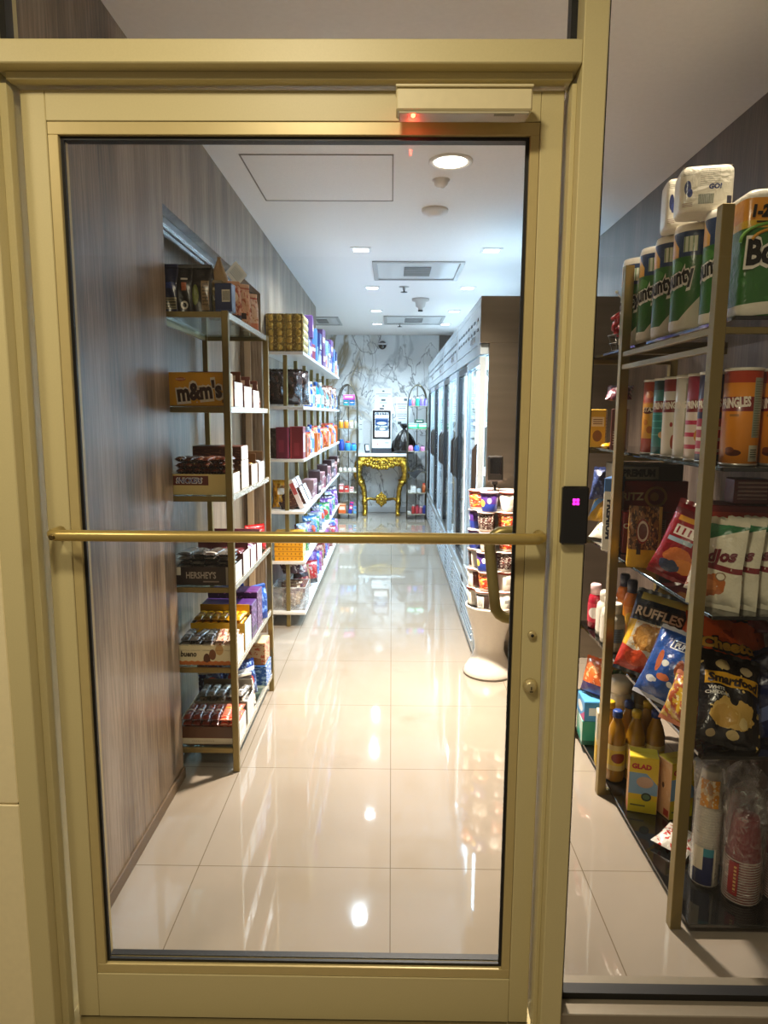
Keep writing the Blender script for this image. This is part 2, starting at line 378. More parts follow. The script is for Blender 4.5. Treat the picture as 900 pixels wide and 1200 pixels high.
WOOD=wood_mat('grey_brown_laminate','43372d','75634f','9d8a74',.34); WOODR=wood_mat('dark_laminate','3a322e','584d46','6f6258',.4)
MARBLE=marble_mat(); FLOOR=floor_mat()
WHITEC=mat('f3eeea',.6); CREAM=mat('eee0b4',.45,bump=.02); FRAME=mat('cabd8c',.45,metal=.0,bump=.015,bscale=300); GOLD=mat('8f7d4c',.34,metal=.6); BLACK=mat('0d0d0e',.5)
STEEL=steel_mat(); ALU=mat('c8ccd0',.25,metal=.9); CHROME=mat('d8d8d8',.08,metal=1)
struct('floor',MB().box(-2.4,2.6,-2.2,YB+.1,-.1,0),FLOOR)
struct('ceiling',MB().box(-2.4,2.6,-2.2,YB+.1,CEIL,CEIL+.1),WHITEC)
# left wall: plain bay, niche (header, back, jambs), plain bay, then a return
w=MB(); NB=-.93; NY0,NY1,NZ=2.466,4.237,2.125
w.box(-1.05,XL,1.45,NY0,0,CEIL); w.box(-1.05,XL,NY1,7.3,0,CEIL); w.box(-1.05,XL,NY0,NY1,NZ,CEIL); w.box(-1.05,NB,NY0,NY1,0,NZ)
w.box(-1.25,-1.05,1.45,7.3,0,CEIL); w.box(-1.25,-1.10,7.3,YB,0,CEIL)
struct('wall_left',w,WOOD)
struct('wall_right',MB().box(XR,XR+.12,1.45,YB,0,CEIL),WOODR)
w=MB(); w.box(-1.3,.66,YB,YB+.1,.0,CEIL); w.box(.66,XR+.1,YB-.02,YB+.1,0,CEIL,1); struct('wall_back',w,[MARBLE,WOODR])
w=MB(); w.box(-2.4,-.787,YF,1.45,0,.577,bev=.002); w.box(-2.4,-.787,YF,1.45,.581,CEIL-.01,bev=.002); w.box(-2.4,-.79,YF+.004,1.45,.57,.59); w.box(1.291,2.6,YF,1.45,0,CEIL-.002,bev=.002); struct('wall_front',w,CREAM)
struct('baseboard_left',MB().box(XL,XL+.008,1.46,NY0,0,.045,bev=.002),mat('66533d',.45))
struct('baseboard_back',MB().box(-1.1,.66,YB-.015,YB,0,.09,bev=.003),mat('dfe3e6',.3))
# niche trims: pale strip on the far jamb and aluminium sliding tracks under the soffit
struct('trim_1',MB().box(-.905,-.865,NY1-.012,NY1,0,NZ,bev=.002),mat('b9a283',.45))
t=MB()
for x in (-.855,-.888): t.box(x-.012,x+.012,NY0+.01,NY1-.01,NZ-.03,NZ,bev=.002); t.box(x-.004,x+.004,NY0+.01,NY1-.01,NZ-.036,NZ-.03)
struct('trim_2',t,ALU)
struct('lit_edge_strip',MB().box(NB,NB+.012,NY0+.01,3.40,1.785,1.80,bev=.002),ALU)  # added strip standing in for the lit rear edge of the top shelf glass
# ---- storefront frame
JL0,JL1,JR0,JR1,HB,HT=-.787,-.742,.340,.385,2.035,2.076
t=MB(); t.box(JL0,JL1,YF,1.45,0,CEIL-.004,bev=.002); t.box(JL1,-.727,1.362,1.388,0,HB-.02,bev=.001); t.box(JL1,-.735,1.388,1.45,0,HB-.02)
struct('trim_4',t,FRAME)
t=MB(); t.box(JR0,JR1,YF,1.45,0,CEIL-.004,bev=.002); t.box(.331,JR0,1.362,1.388,0,HB-.02,bev=.001); t.box(.334,JR0,1.388,1.45,0,HB-.02)
struct('trim_5',t,FRAME)
t=MB(); t.box(JL1,JR0,YF+.001,1.45,HB,HT,bev=.002); t.box(-.727,.331,1.362,1.388,2.021,HB,bev=.001)
struct('trim_6',t,FRAME)
t=MB(); t.box(JR1,1.29,YF+.01,1.45,0,.085,bev=.002); t.box(1.25,1.29,YF,1.45,.085,CEIL-.004,bev=.002); struct('trim_7',t,mat('8b8170',.4,metal=.3))
t=MB(); t.box(JL1,JR0,YF+.02,1.46,0,.010,bev=.002); struct('trim_8',t,mat('9a8c62',.35,metal=.5))
def glazed(name,x0,x1,z0,z1,y=1.395,g=.010):
    o=MB().box(x0+g*.5,x1-g*.5,y-.004,y+.004,z0+g*.5,z1-g*.5).build(name,GLASS); o['kind']='structure'
    k=MB()
    k.box(x0,x0+g,y-.014,y+.014,z0,z1); k.box(x1-g,x1,y-.014,y+.014,z0,z1); k.box(x0+g,x1-g,y-.014,y+.014,z0,z0+g); k.box(x0+g,x1-g,y-.014,y+.014,z1-g,z1)
    k.build('gasket',BLACK,o); return o
glazed('window_1',JR1,1.25,.085,CEIL-.004,g=.016)
glazed('window_2',JL1,JR0,HT,CEIL-.004,g=.012)
# ---- the glass door
DY0,DY1=1.390,1.436; LX0,LX1=-.717,.324; SX0,SX1=-.669,.280; GX0,GX1,GZ0,GZ1=-.649,.262,.147,1.936
door=bpy.data.objects.new('door_1',None); COL.objects.link(door); door['kind']='structure'
MB().box(LX0,SX0-.0006,DY0,DY1,.013,2.015,bev=.0015).build('stile',FRAME,door)
MB().box(SX1+.0006,LX1,DY0,DY1,.013,2.015,bev=.0015).build('stile',FRAME,door)
MB().box(SX0,SX1,DY0,DY1,1.960,2.015,bev=.001).build('top_rail',FRAME,door)
MB().box(SX0,SX1,DY0,DY1,.013,.124,bev=.001).build('bottom_rail',FRAME,door)
t=MB(); e=.002
t.box(SX0,SX1,DY0+e,DY1-e,GZ1,1.9595,bev=.001); t.box(SX0,SX1,DY0+e,DY1-e,.1245,GZ0,bev=.001); t.box(SX0,GX0,DY0+e,DY1-e,GZ0,GZ1,bev=.001); t.box(GX1,SX1,DY0+e,DY1-e,GZ0,GZ1,bev=.001)
t.build('glazing_bead',mat('c2b07a',.38,metal=.15),door)
t=MB(); g=.0065; yy=(1.4015,1.4085)
t.box(GX0,GX1,*yy,GZ1-g,GZ1); t.box(GX0,GX1,*yy,GZ0,GZ0+g); t.box(GX0,GX0+g,*yy,GZ0+g,GZ1-g); t.box(GX1-g,GX1,*yy,GZ0+g,GZ1-g); t.box(GX0+.001,GX1-.001,1.4175,1.4335,GZ0+.0005,GZ0+.003); t.box(GX0+.001,GX1-.001,1.4175,1.4335,GZ1-.003,GZ1-.0005); t.build('gasket',BLACK,door)
MB().box(GX0+.002,GX1-.002,1.409,1.417,GZ0+.002,GZ1-.002).build('glass_pane',GLASS,door)
BZ=1.1585; BR=.0115; by=DY0-.048
BRASS=mat('bfa866',.3,metal=.6,bump=.02,bscale=400)
pts=[(-.688,DY0+.002,BZ)]+[(-.688-.012*math.sin(a),by+.03-.03*math.sin(a)-0.0,BZ) for a in ()]
pts=[(-.690,DY0,BZ),(-.690,by+.02,BZ)]+[(-.690+.02*(1-math.cos(a)),by+.02-.02*math.sin(a),BZ) for a in (.4,.8,1.2,PI/2)]+[(.286,by,BZ)]+[(.286+.02*math.sin(a),by+.02*(1-math.cos(a)),BZ) for a in (.4,.8,1.2,PI/2)]+[(.306,DY0,BZ)]
bar=MB().tube(pts,BR,14).build('push_bar',BRASS,door)
k=MB().lathe([(.0001,0),(.006,0),(.006,.003),(.002,.0035),(.0001,.002)],14); o=k.build('screw',mat('6b5a35',.35,metal=.8),bar); o.location=(-.690,by-.011+.012,BZ-.003); o.rotation_euler=(PI/2,0,0); o.location=(-.680,by-.0095,BZ-.002)
# inside pull: a C shaped bar on the far face of the door
ph=[(.268,DY1,1.150)]; hx=.230
ph=[(.292,DY1,1.150),(.292,1.486,1.150)]+[(.262,1.486,1.150)]+[(.255-.035*math.sin(a),1.486,1.150-.035*(1-math.cos(a))) for a in (.4,.8,1.2,PI/2)]+[(hx+.005,1.486,.99)]+[(hx+.005+.035*(1-math.cos(a)),1.486,.985-.035*math.sin(a)) for a in (.4,.8,1.2,PI/2)]+[(.292,1.486,.95),(.292,DY1,.95)]
MB().tube(ph,.0125,14).build('pull_handle',mat('a8975f',.35,metal=.6),door)
def disc_y(name,r,d,x,z,m,parent,prof=None):
    o=MB().lathe(prof or [(r,0),(r,d*.7),(r*.9,d),(.0001,d)],22).build(name,m,parent); o.rotation_euler=(PI/2,0,0); o.location=(x,DY0,z); return o
l=disc_y('lock_turn',.009,.006,.301,.944,mat('c9b98a',.3,metal=.5),door)
disc_y('keyhole',.0035,.0075,.301,.944,BLACK,door)
l=disc_y('lock_cylinder',.0155,.016,.301,.832,mat('c9b98a',.3,metal=.5),door,[(.0155,0),(.0155,.006),(.012,.014),(.0085,.016),(.0001,.016)])
o=MB().box(-.001,.001,-.0035,.0035,0,.001).box(-.0035,.0035,-.0085,-.0065,0,.001).build('key_slot',BLACK,l); o.location=(0,-.001,.016)
# ---- devices on the storefront
t=thing('door_sensor','cream motion sensor box with glowing red light mounted above the glass door','sensor',(.127,1.3605,1.972))
SEN=mat('d6c99f',.4)
b=MB(); b.box(-.123,.123,-.043,-.001,-.022,.016,bev=.003); b.box(-.124,.124,-.046,0,.0165,.021,bev=.001); b.build('housing',SEN,t)
MB().box(-.118,.118,-.040,-.002,-.0265,-.0223,bev=.001).build('lens_strip',mat('b3aa8d',.3),t)
b=MB().blob((-.092,-.036,-.0285),.004,.004,.004); b.build('indicator_light',mat('ff2a18',.4,em=60),t)
b=MB().box(.055,.092,-.038,-.03,-.0272,-.0266); b.build('switch_slot',mat('7e7657',.5),t)
for x in (-.112,.112):
    b=MB().lathe([(.004,-.002),(.004,0),(.0001,0)],10).build('screw',mat('4c4630',.4,metal=.6),t); b.location=(x,-.034,-.0262); b.rotation_euler=(PI,0,0)
rl=bpy.data.lights.new('sensor_glow','POINT'); rl.energy=.035; rl.color=(1,.08,.04); rl.shadow_soft_size=.003; ro=bpy.data.objects.new('sensor_glow',rl); COL.objects.link(ro); ro.location=(.035,1.350,1.936)
t=thing('card_reader','black card reader with small magenta light on the right door post','card reader',(.360,1.3295,1.2105))
b=MB(); b.box(-.026,.026,-.016,-.0,-.058,.058,bev=.004); b.build('housing',mat('08080a',.25,coat=.5),t)
b=MB()
for dx in (-.0035,.0035):
    for dz in (-.0035,.0035): b.box(dx-.0027,dx+.0027,-.0172,-.0158,.028+dz-.0027,.028+dz+.0027,bev=.0006)
b.build('indicator_light',mat('ff1fb0',.4,em=5),t)
# ---- ceiling fixtures
WF=mat('f4f1ee',.5); EMW=mat('fff1dc',.5,em=14); EMC=mat('f2f6ff',.5,em=10)
t=thing('downlight','large round warm downlight nearest the door in the ceiling','downlight',(.252,3.19,CEIL))
MB().lathe([(.098,0),(.098,-.004),(.090,-.009),(.078,-.006),(.074,0)],36).build('trim_ring',WF,t); MB().lathe([(.0001,-.0035),(.073,-.0035)],36,cap=False).build('diffuser',EMW,t)
SQ=[(-.217,4.81,'small square downlight, nearest in the left row'),(.67,4.82,'small square downlight, nearest in the right row above the coolers'),(-.181,6.2,'small square downlight, second in the left row'),(.66,6.2,'small square downlight, second in the right row above the coolers'),
 (-.174,7.55,'small square downlight, third in the left row'),(.665,7.55,'small square downlight, third in the right row above the coolers'),(-.187,8.6,'small square downlight, farthest in the left row by the marble wall'),(.65,8.6,'small square downlight, farthest in the right row above the coolers')]
def mk_sq():
    t=thing('downlight.sq','x','downlight'); t.name='square_downlight'
    b=MB(); b.box(-.07,.07,-.07,-.05,-.006,0,bev=.001); b.box(-.07,.07,.05,.07,-.006,0,bev=.001); b.box(-.07,-.05,-.05,.05,-.006,0,bev=.001); b.box(.05,.07,-.05,.05,-.006,0,bev=.001); b.build('trim_ring',WF,t)
    MB().box(-.05,.05,-.05,.05,-.0025,-.0005).build('diffuser',EMC,t); return t
for x,y,l in SQ: inst('sq',mk_sq,l,'downlight',(x,y,CEIL),0,'square ceiling downlights')
def det(name,label,loc,r,prof,m,extra=None):
    t=thing(name,label,'detector' if 'det' in name else 'sprinkler',loc)
    MB().lathe([(a*r,z) for a,z in prof],28).build('housing',m,t)
    if extra: extra(t)
    return t
det('domed_sprinkler','white domed sprinkler cap beside the round downlight',(.227,3.43,CEIL),.042,[(1,0),(1,-.004),(.8,-.007),(.75,-.022),(.4,-.034),(.0001,-.036)],WF,lambda t:MB().blob((.008,-.006,-.036),.007,.007,.006).build('sensor_eye',mat('f4f4f4',.3),t))
def slots(t):
    b=MB()
    for k in range(5): a=-2.4+k*.4; b.box(.052*math.cos(a)-.004,.052*math.cos(a)+.004,.052*math.sin(a)-.004,.052*math.sin(a)+.004,-.021,-.017)
    b.build('vent_slots',mat('8d8a86',.5),t)
det('smoke_detector','round white smoke detector behind the domed sprinkler cap',(.228,3.9,CEIL),.072,[(1,0),(1,-.012),(.93,-.02),(.6,-.026),(.55,-.034),(.0001,-.036)],WF,slots)
det('ceiling_detector','cone shaped white detector near the cooler tops, past the large vent',(.27,6.77,CEIL),.085,[(1,0),(.96,-.02),(.62,-.03),(.5,-.075),(.28,-.085),(.26,-.105),(.0001,-.108)],mat('bdb7b0',.5),lambda t:MB().lathe([(.024,-.118),(.024,-.108),(.0001,-.106)],14).build('sensor_eye',BLACK,t))
t=thing('fire_sprinkler','small dark sprinkler head past the large ceiling vent','sprinkler',(.10,6.15,CEIL))
MB().lathe([(.045,0),(.045,-.004),(.014,-.006),(.012,-.03),(.0001,-.03)],16).build('escutcheon',mat('a8a49e',.4,metal=.4),t); MB().lathe([(.0001,-.05),(.03,-.048),(.03,-.045),(.006,-.042),(.006,-.03)],12).build('deflector',mat('2e2a28',.4,metal=.5),t)
t=thing('fire_sprinkler','small sprinkler head by the far ceiling vent','sprinkler',(.09,8.5,CEIL))
MB().lathe([(.045,0),(.045,-.004),(.014,-.006),(.012,-.03),(.0001,-.03)],16).build('escutcheon',mat('a8a49e',.4,metal=.4),t); MB().lathe([(.0001,-.05),(.03,-.048),(.03,-.045),(.006,-.042),(.006,-.03)],12).build('deflector',mat('2e2a28',.4,metal=.5),t)
def vent(x0,x1,y0,y1,label):
    t=thing('ceiling_vent',label,'vent',((x0+x1)/2,(y0+y1)/2,CEIL)); w,d=(x1-x0)/2,(y1-y0)/2
    b=MB(); q=.035
    b.box(-w,w,-d,-d+q,-.012,0,bev=.003); b.box(-w,w,d-q,d,-.012,0,bev=.003); b.box(-w,-w+q,-d+q,d-q,-.012,0,bev=.003); b.box(w-q,w,-d+q,d-q,-.012,0,bev=.003); b.build('frame',mat('a9a7a4',.4),t)
    def f(u,v):
        x=-w+q+u*2*(w-q); y=-d+q+v*2*(d-q); s=abs(2*u-1); return (x,y,-.002-.010*math.exp(-((s-.62)/.16)**2)*(1-(2*v-1)**4))
    MB().grid(f,30,10,flip=True).build('panel',mat('c9c8c6',.35),t)
    b=MB()
    for k in range(7):
        y=-d*.42+k*d*.14; b.box(-w*.3,w*.3,y-.012,y+.004,-.014,-.004,bev=.001)
    b.build('grille',mat('8b8a89',.4),t); return t
vent(-.151,.53,5.15,5.83,'large rectangular ceiling vent panel between the nearest square downlights')
vent(-.10,.60,7.9,8.6,'rectangular ceiling vent panel farther back near the marble wall')
vent(-1.05,-.62,8.0,8.7,'small ceiling vent panel at far left past the wood wall')
t=thing('access_hatch','flush painted access hatch in the ceiling left of the round downlight','hatch',(-.335,3.43,CEIL))
b=MB(); w,d=.335,.32
b.box(-w,w,-d,-d+.006,-.003,0); b.box(-w,w,d-.006,d,-.003,0); b.box(-w,-w+.006,-d,d,-.003,0); b.box(w-.006,w,-d,d,-.003,0); b.build('frame',mat('8c8177',.6),t)
MB().box(-w+.009,w-.009,-d+.009,d-.009,-.0018,0,bev=.0005).build('panel',WHITEC,t)
t=thing('security_camera','small dark dome security camera high on the marble wall','camera',(-.137,YB,2.40))
b=MB(); b.lathe([(.055,0),(.055,.02),(.03,.035),(.0001,.035)],20); o=b.build('mount',mat('d7dadd',.4),t); o.rotation_euler=(PI/2,0,0)
MB().blob((0,-.07,-.03),.06,.06,.06).build('dome',mat('0c0c10',.08,coat=1),t)
MB().lathe([(.066,0),(.066,.02),(.04,.03)],20,c=(0,-.07,-.03)).build('cap',mat('cfd3d6',.4),t)
# ================================================================== LIGHTS
def area(name,loc,w,h,e,col,rot=(0,0,0),shape='RECTANGLE',spread=PI):
    l=bpy.data.lights.new(name,'AREA'); l.shape=shape; l.size=w; l.size_y=h; l.energy=e; l.color=col; l.spread=spread
    o=bpy.data.objects.new(name,l); COL.objects.link(o); o.location=loc; o.rotation_euler=rot; return o
area('lamp_round',(.252,3.19,CEIL-.012),.14,.14,LP['round'],(1,.85,.69),shape='DISK',spread=1.7)
for i,(x,y,_) in enumerate(SQ): area('lamp_square',(x,y,CEIL-.012),.055,.055,LP['sq'],(.70,.87,1),spread=2.6)
area('lamp_hall',(-.25,.38,CEIL-.02),.2,.2,LP['hall'],(1,.87,.62))
area('lamp_hall',(-1.5,.25,CEIL-.02),.2,.2,LP['hall2'],(1,.87,.62))
area('lamp_front',(.90,1.84,CEIL-.012),.14,.14,LP['front'],(1,.86,.68),shape='DISK',spread=2.6)
t=thing('downlight','round warm downlight in the ceiling over the gold post rack','downlight',(.90,1.84,CEIL))
MB().lathe([(.098,0),(.098,-.004),(.090,-.009),(.078,-.006),(.074,0)],36).build('trim_ring',WF,t); MB().lathe([(.0001,-.0035),(.073,-.0035)],36,cap=False).build('diffuser',EMW,t)
wd=bpy.data.worlds.new('world'); S.world=wd; wd.use_nodes=True; bg=wd.node_tree.nodes['Background']; bg.inputs[0].default_value=(1,.82,.58,1); bg.inputs[1].default_value=LP['world']
S.view_settings.view_transform='Standard'; S.view_settings.look='None'; S.view_settings.gamma=1; S.view_settings.use_curve_mapping=False; S.view_settings.exposure=LP['exp']
S.cycles.use_denoising=True; S.cycles.max_bounces=10; S.cycles.transparent_max_bounces=24; S.cycles.sample_clamp_indirect=6; S.cycles.caustics_reflective=False; S.cycles.caustics_refractive=False
# ================================================================== COOLERS, PEDESTAL, BACK WALL GROUP
CW=mat('b9c6cf',.25,metal=.35); CWH=mat('e8eef2',.35); CFR=mat('23262a',.3,metal=.3); CB=mat('3a3430',.4,metal=.4)
LED=mat('d6ecff',.5,em=16)
CX0,CX1,CP=.485,1.27,1.36
def mk_cooler():
    t=thing('display_cooler','x','cooler'); W=CP-.012; H=2.05; X1=CX1-CX0   # local: x=0 front, y along, z up
    b=MB(); b.box(.05,X1,0,.022,.0,H-.25,bev=.002); b.box(.0,X1,0,.022,H-.25,H,bev=.002); b.build('near_side_panel',STEEL,t)
    MB().box(.05,X1,W-.022,W,0,H,bev=.002).build('far_side_panel',STEEL,t)
    MB().box(X1-.02,X1,.022,W-.022,.05,H).build('back_panel',CWH,t)
    MB().box(.02,X1,.022,W-.022,H-.03,H,bev=.002).build('top_panel',CW,t)
    b=MB(); b.box(.0,.03,.022,W,H-.25,H-.04,bev=.002); b.box(.004,.05,.022,W,H-.31,H-.25,bev=.002); b.box(.0,.03,.022,W,H-.04,H,bev=.002)
    for r in range(2):
        for k in range(8):
            y=.13+k*.15; b.box(-.003,.0005,y-.028,y+.028,H-.112-r*.055-.008,H-.112-r*.055+.008,1,bev=.001)
    hd=b.build('header',[CW,mat('1b2530',.5)],t)
    MB().box(-.004,.001,.25,.45,H-.225,H-.185,bev=.002).build('badge',ALU,hd)
    # base with louvres
    b=MB(); b.box(.02,X1,.022,W-.022,.03,.34); b.box(.0,.02,.0,W,.02,.36,bev=.003)
    for k in range(7): b.box(-.008,.004,.06,W-.06,.07+k*.036,.07+k*.036+.012,bev=.002)
    bs=b.build('base',CW,t)
    MB().box(-.004,.001,W*.5-.05,W*.5+.05,.06,.33).build('grille',mat('15181b',.5),bs)
    MB().box(.02,X1,.022,W-.022,0,.03).build('plinth',mat('2a2c30',.5),t)
    # interior liner
    MB().box(.06,X1-.02,.022,W-.022,.34,.36).build('inner_floor',CWH,t); MB().box(.06,X1-.02,.022,W-.022,H-.31,H-.29).build('inner_roof',CWH,t)
    for z in (.70,1.02,1.34):
        s=MB(); s.box(.14,.62,.03,W-.03,z-.008,z,bev=.002); s.box(.130,.14,.03,W-.03,z-.012,z+.018,bev=.002); s.build('shelf',mat('eef3f6',.35),t)
    # two sliding glass doors in dark frames
    for k in range(2):
        y0=.03+k*(W-.06)/2; y1=y0+(W-.06)/2; x0=.004 if k==0 else .012; z0,z1=.37,H-.32
        d=MB(); q=.045
        qn=.012 if k==0 else q; d.box(x0,x0+.036,y0,y0+qn,z0,z1,bev=.002); d.box(x0,x0+.036,y1-q,y1,z0,z1,bev=.002); d.box(x0,x0+.036,y0+qn,y1-q,z0,z0+q,bev=.002); d.box(x0,x0+.036,y0+qn,y1-q,z1-q,z1,bev=.002)
        d=d.build('door',CFR if k else CW,t)
        MB().box(x0+.014,x0+.020,y0+qn,y1-q,z0+q,z1-q).build('glass_pane',GLASS,d)
        h=MB(); yh=y0+.022 if k==0 else y1-.022; o=len(h.v)
        for (x,z) in ((x0-.002,.93),(x0-.030,.97),(x0-.030,1.21),(x0-.002,1.25)):
            h.v.append((x,yh-.016,z)); h.v.append((x,yh+.016,z))
        for i in range(3): h.quad((o+2*i,o+2*i+1,o+2*i+3,o+2*i+2))
        h.quad((o,o+2,o+4,o+6)); h.quad((o+1,o+7,o+5,o+3)); h.quad((o,o+6,o+7,o+1)); h.build('handle',CB,d)
    for y in (.045,W/2,W-.045):
        MB().box(.07,.085,y-.012,y+.012,.42,H-.36,bev=.003).build('light_tube',LED,t)
    return t
CLAB=['stainless sided glass display cooler nearest the door, with the noodle pedestal before it','glass display cooler directly behind the stainless sided one','glass display cooler, third along the right side','glass display cooler, farthest, beside the arched shelf at the back']
for i in range(4):
    y=3.83+CP*i; inst('cooler',mk_cooler,CLAB[i],'cooler',(CX0,y,0),0,'row of display coolers')
    area('cooler_lamp',(CX0+.30,y+CP*.5,1.70),.5,CP-.15,LP['cool']*.8,(.48,.76,1),(0,0,0))
    area('cooler_lamp',(CX0+.66,y+CP*.5,1.05),1.2,CP-.15,LP['cool']*.42,(.48,.76,1),(0,PI/2,0))
# drinks in the nearest cooler
def mk_drink(c,cap,lab):
    def f():
        t=thing('drink_bottle','x','bottle')
        MB().lathe([(.0001,0),(.026,.001),(.030,.006),(.030,.11),(.028,.135),(.014,.165),(.0125,.185)],16).build('body',mat(c,.15,coat=.5),t)
        MB().lathe([(.0306,.045),(.0306,.105)],16,cap=False).build('wrapper',mat(lab,.4),t)
        MB().lathe([(.014,.183),(.014,.20),(.0001,.20)],12).build('cap',mat(cap,.4),t); return t
    return f
SHN={.70:'lowest shelf',1.02:'middle shelf',1.34:'top shelf'}
for z,cols in ((1.34,[('3c78b4','1f4f90','d7e6f4','light blue'),('dfe9ef','2a69b0','8fb8dc','clear')]),(1.02,[('c9dcea','3a6fb0','eef4f8','pale'),('2f62a0','e8eef2','9cc4e6','deep blue')]),(.70,[('9fd0dc','2a6f7c','e2f0f2','aqua'),('e0e6ea','b03030','d04848','white')])):
    for k in range(6):
        c,cap,lab,n=cols[k%2]
        inst('dr'+c,mk_drink(c,cap,lab),f'{n} drink bottle, {ORD[k]} from the near end, {SHN[z]}, nearest cooler','bottle',(CX0+.185,3.83+.11+k*.10,z),0,'drink bottles in the nearest cooler')
# ---- noodle cup pedestal
PX,PY=.545,3.585
t=thing('display_pedestal','white hourglass shaped pedestal with flared foot holding stacked noodle cups','pedestal',(PX,PY,0))
pw=mat('e6ded2',.22,coat=.5)
MB().lathe([(.0001,.0),(.128,.0),(.136,.004),(.137,.014),(.130,.035),(.112,.065),(.090,.105),(.080,.14),(.082,.18),(.098,.25),(.118,.32),(.134,.378),(.137,.388),(.134,.393),(.128,.392),(.125,.386)],48,cap=False).build('body',pw,t)
MB().lathe([(.0001,.3835),(.124,.3835),(.127,.386)],40,cap=False).build('tray',mat('141312',.5),t)
MB().lathe([(.1385,.0),(.1385,.006),(.1365,.010)],48,cap=False).build('foot_ring',mat('5a5146',.5),t)
for k in range(1,6): MB().lathe([(.011,.3840+.1055*k-.0035),(.112,.3840+.1055*k-.0035),(.113,.3840+.1055*k-.003),(.113,.3840+.1055*k-.0012),(.112,.3840+.1055*k-.0006),(.011,.3840+.1055*k-.0006)],40,cap=False).build('tier',pw,t)
t2=thing('card_terminal_stand','black payment terminal on a thin chrome pole amid the noodle cups','terminal',(PX+.005,PY,.3835))
MB().lathe([(.022,0),(.022,.008),(.0085,.012),(.0085,.70),(.0001,.70)],16).build('pole',CHROME,t2)
b=MB(); M_=Matrix.Translation((-.005,-.03,.745))@Matrix.Rotation(-.12,4,'X')
b.box(-.040,.040,-.014,.014,-.068,.068,bev=.008,M=M_); b.build('housing',mat('17130f',.35),t2)
b=MB(); b.box(-.030,.030,-.0155,-.0138,-.03,.055,bev=.001,M=M_); b.build('screen',mat('0a0a0c',.1,coat=1),t2)
b=MB(); b.box(-.014,.014,-.02,.02,.66,.73,bev=.004,M=Matrix.Translation((-.003,-.005,0))); b.build('bracket',BLACK,t2)
CUP=[('4a2a7a',[('r',0,1,.0,.42,'2a3f9c'),('e',.42,.45,.07,.2,'f2d24a'),('e',.58,.6,.04,.15,'e8e4ec')],'purple and blue','4a1a5c'),
     ('3d1a16',[('n',22,.58,'d9d3c6'),('r',0,1,.0,.12,'efe6da'),('n',9,.66,'8a3a2a')],'dark brown','3d1a16'),
     ('eee6da',[('r',.38,.62,.3,.7,'c9bfae'),('s','v',18,.35,.4,.6,.35,.65,'6b5a4c'),('r',0,1,.9,1,'b8402c')],'white','b8402c'),
     ('b8341c',[('n',8,.55,'eda43a'),('n',15,.62,'f5e2c4'),('r',0,1,0,.12,'f2e9dd')],'orange and red','b02a18'),
     ('e9e2d8',[('r',.3,.7,.1,.9,'3a2a22'),('r',.42,.58,.15,.8,'f0ebe2'),*barcode(.43,.57,.2,.7)],'barcode side','8a2f22'),
     ('efe8dd',[('r',.0,.30,.05,.92,'5a2018'),('r',.7,1,.05,.92,'5a2018'),('r',.42,.6,.4,.6,'8f8f8a')],'white and maroon','a83a2a')]
def mk_cup(i):
    base,ops,n,rim=CUP[i]
    def f():
        t=thing('noodle_cup','x','noodle cup')
        b=MB().lathe([(.0001,.0),(.038,.0),(.0385,.006),(.0475,.088)],28); A=art(base,ops,.4)
        if i in (2,5):
            r=lambda x,y:(math.sin(x/.045)*.0453,-math.cos(x/.045)*.0453,.048+y)
            pass
        b.build('body',[A,mat('54453c',.5)],t)
        l=MB().lathe([(.0475,.0865),(.0500,.0875),(.0500,.0915),(.0475,.093),(.0001,.0935)],28).build('lid',mat('e2c4b6',.4),t)
        MB().lathe([(.0503,.0878),(.0503,.0912)],28,cap=False).build('rim',mat(rim,.4),l)
        return t
    return f
LAY=['bottom layer','second layer up','third layer up','fourth layer up','fifth layer up','top layer']
seq=[[4,5,3,1,2],[3,2,1,0,5],[0,1,2,3,4],[2,3,5,1,0],[1,3,1,2,0],[0,2,1,4,3]]
WHERE=['at front left','at front right','at back right','at the back','at back left']
for L_ in range(6):
    for k in range(5):
        a=-PI/2-.55+k*2*PI/5+(.10 if L_%2 else -.05); r=.0885; i=seq[L_][k]
        x,y=PX+.005+r*math.cos(a),PY+r*math.sin(a)
        inst(f'cup{i}',mk_cup(i),f'{CUP[i][2]} noodle cup {WHERE[k]}, {LAY[L_]}, white pedestal','noodle cup',(x,y,.3840+.1055*L_),a+PI/2+rnd.uniform(-.25,.25),'noodle cups stacked on the pedestal',(1,1,1.085))
# ---- gilded console table against the marble
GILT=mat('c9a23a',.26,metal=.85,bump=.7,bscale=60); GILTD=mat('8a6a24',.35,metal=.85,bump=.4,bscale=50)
TXc,TYc=-.135,9.56
t=thing('console_table','gilded carved console table with white marble top against the marble wall','table',(TXc,TYc,0))
def serp(u):   # serpentine outline of the top
    return -.20-.035*math.cos(2*PI*u)*(1 if .0<=u<=1 else 1)
b=MB(); o=len(b.v); n=40
out=[(-.365,.225)]+[(-.365+.73*k/n,-.19-.03*math.sin(PI*k/n)**2-.012*math.cos(4*PI*k/n)) for k in range(n+1)]+[(.365,.225)]
for z,s in ((.835,.97),(.842,1),(.868,1),(.876,.975)):
    for x,y in out: b.v.append((x*s,y*s,z))
m=len(out)
for j in range(3):
    for i in range(m):
        i2=(i+1)%m; b.quad((o+j*m+i,o+j*m+i2,o+(j+1)*m+i2,o+(j+1)*m+i),0,None,False)
b.quad([o+3*m+i for i in range(m)]); b.quad([o+i for i in range(m-1,-1,-1)]); b.build('tabletop',mat('eceae6',.15,coat=.3),t)
b=MB()
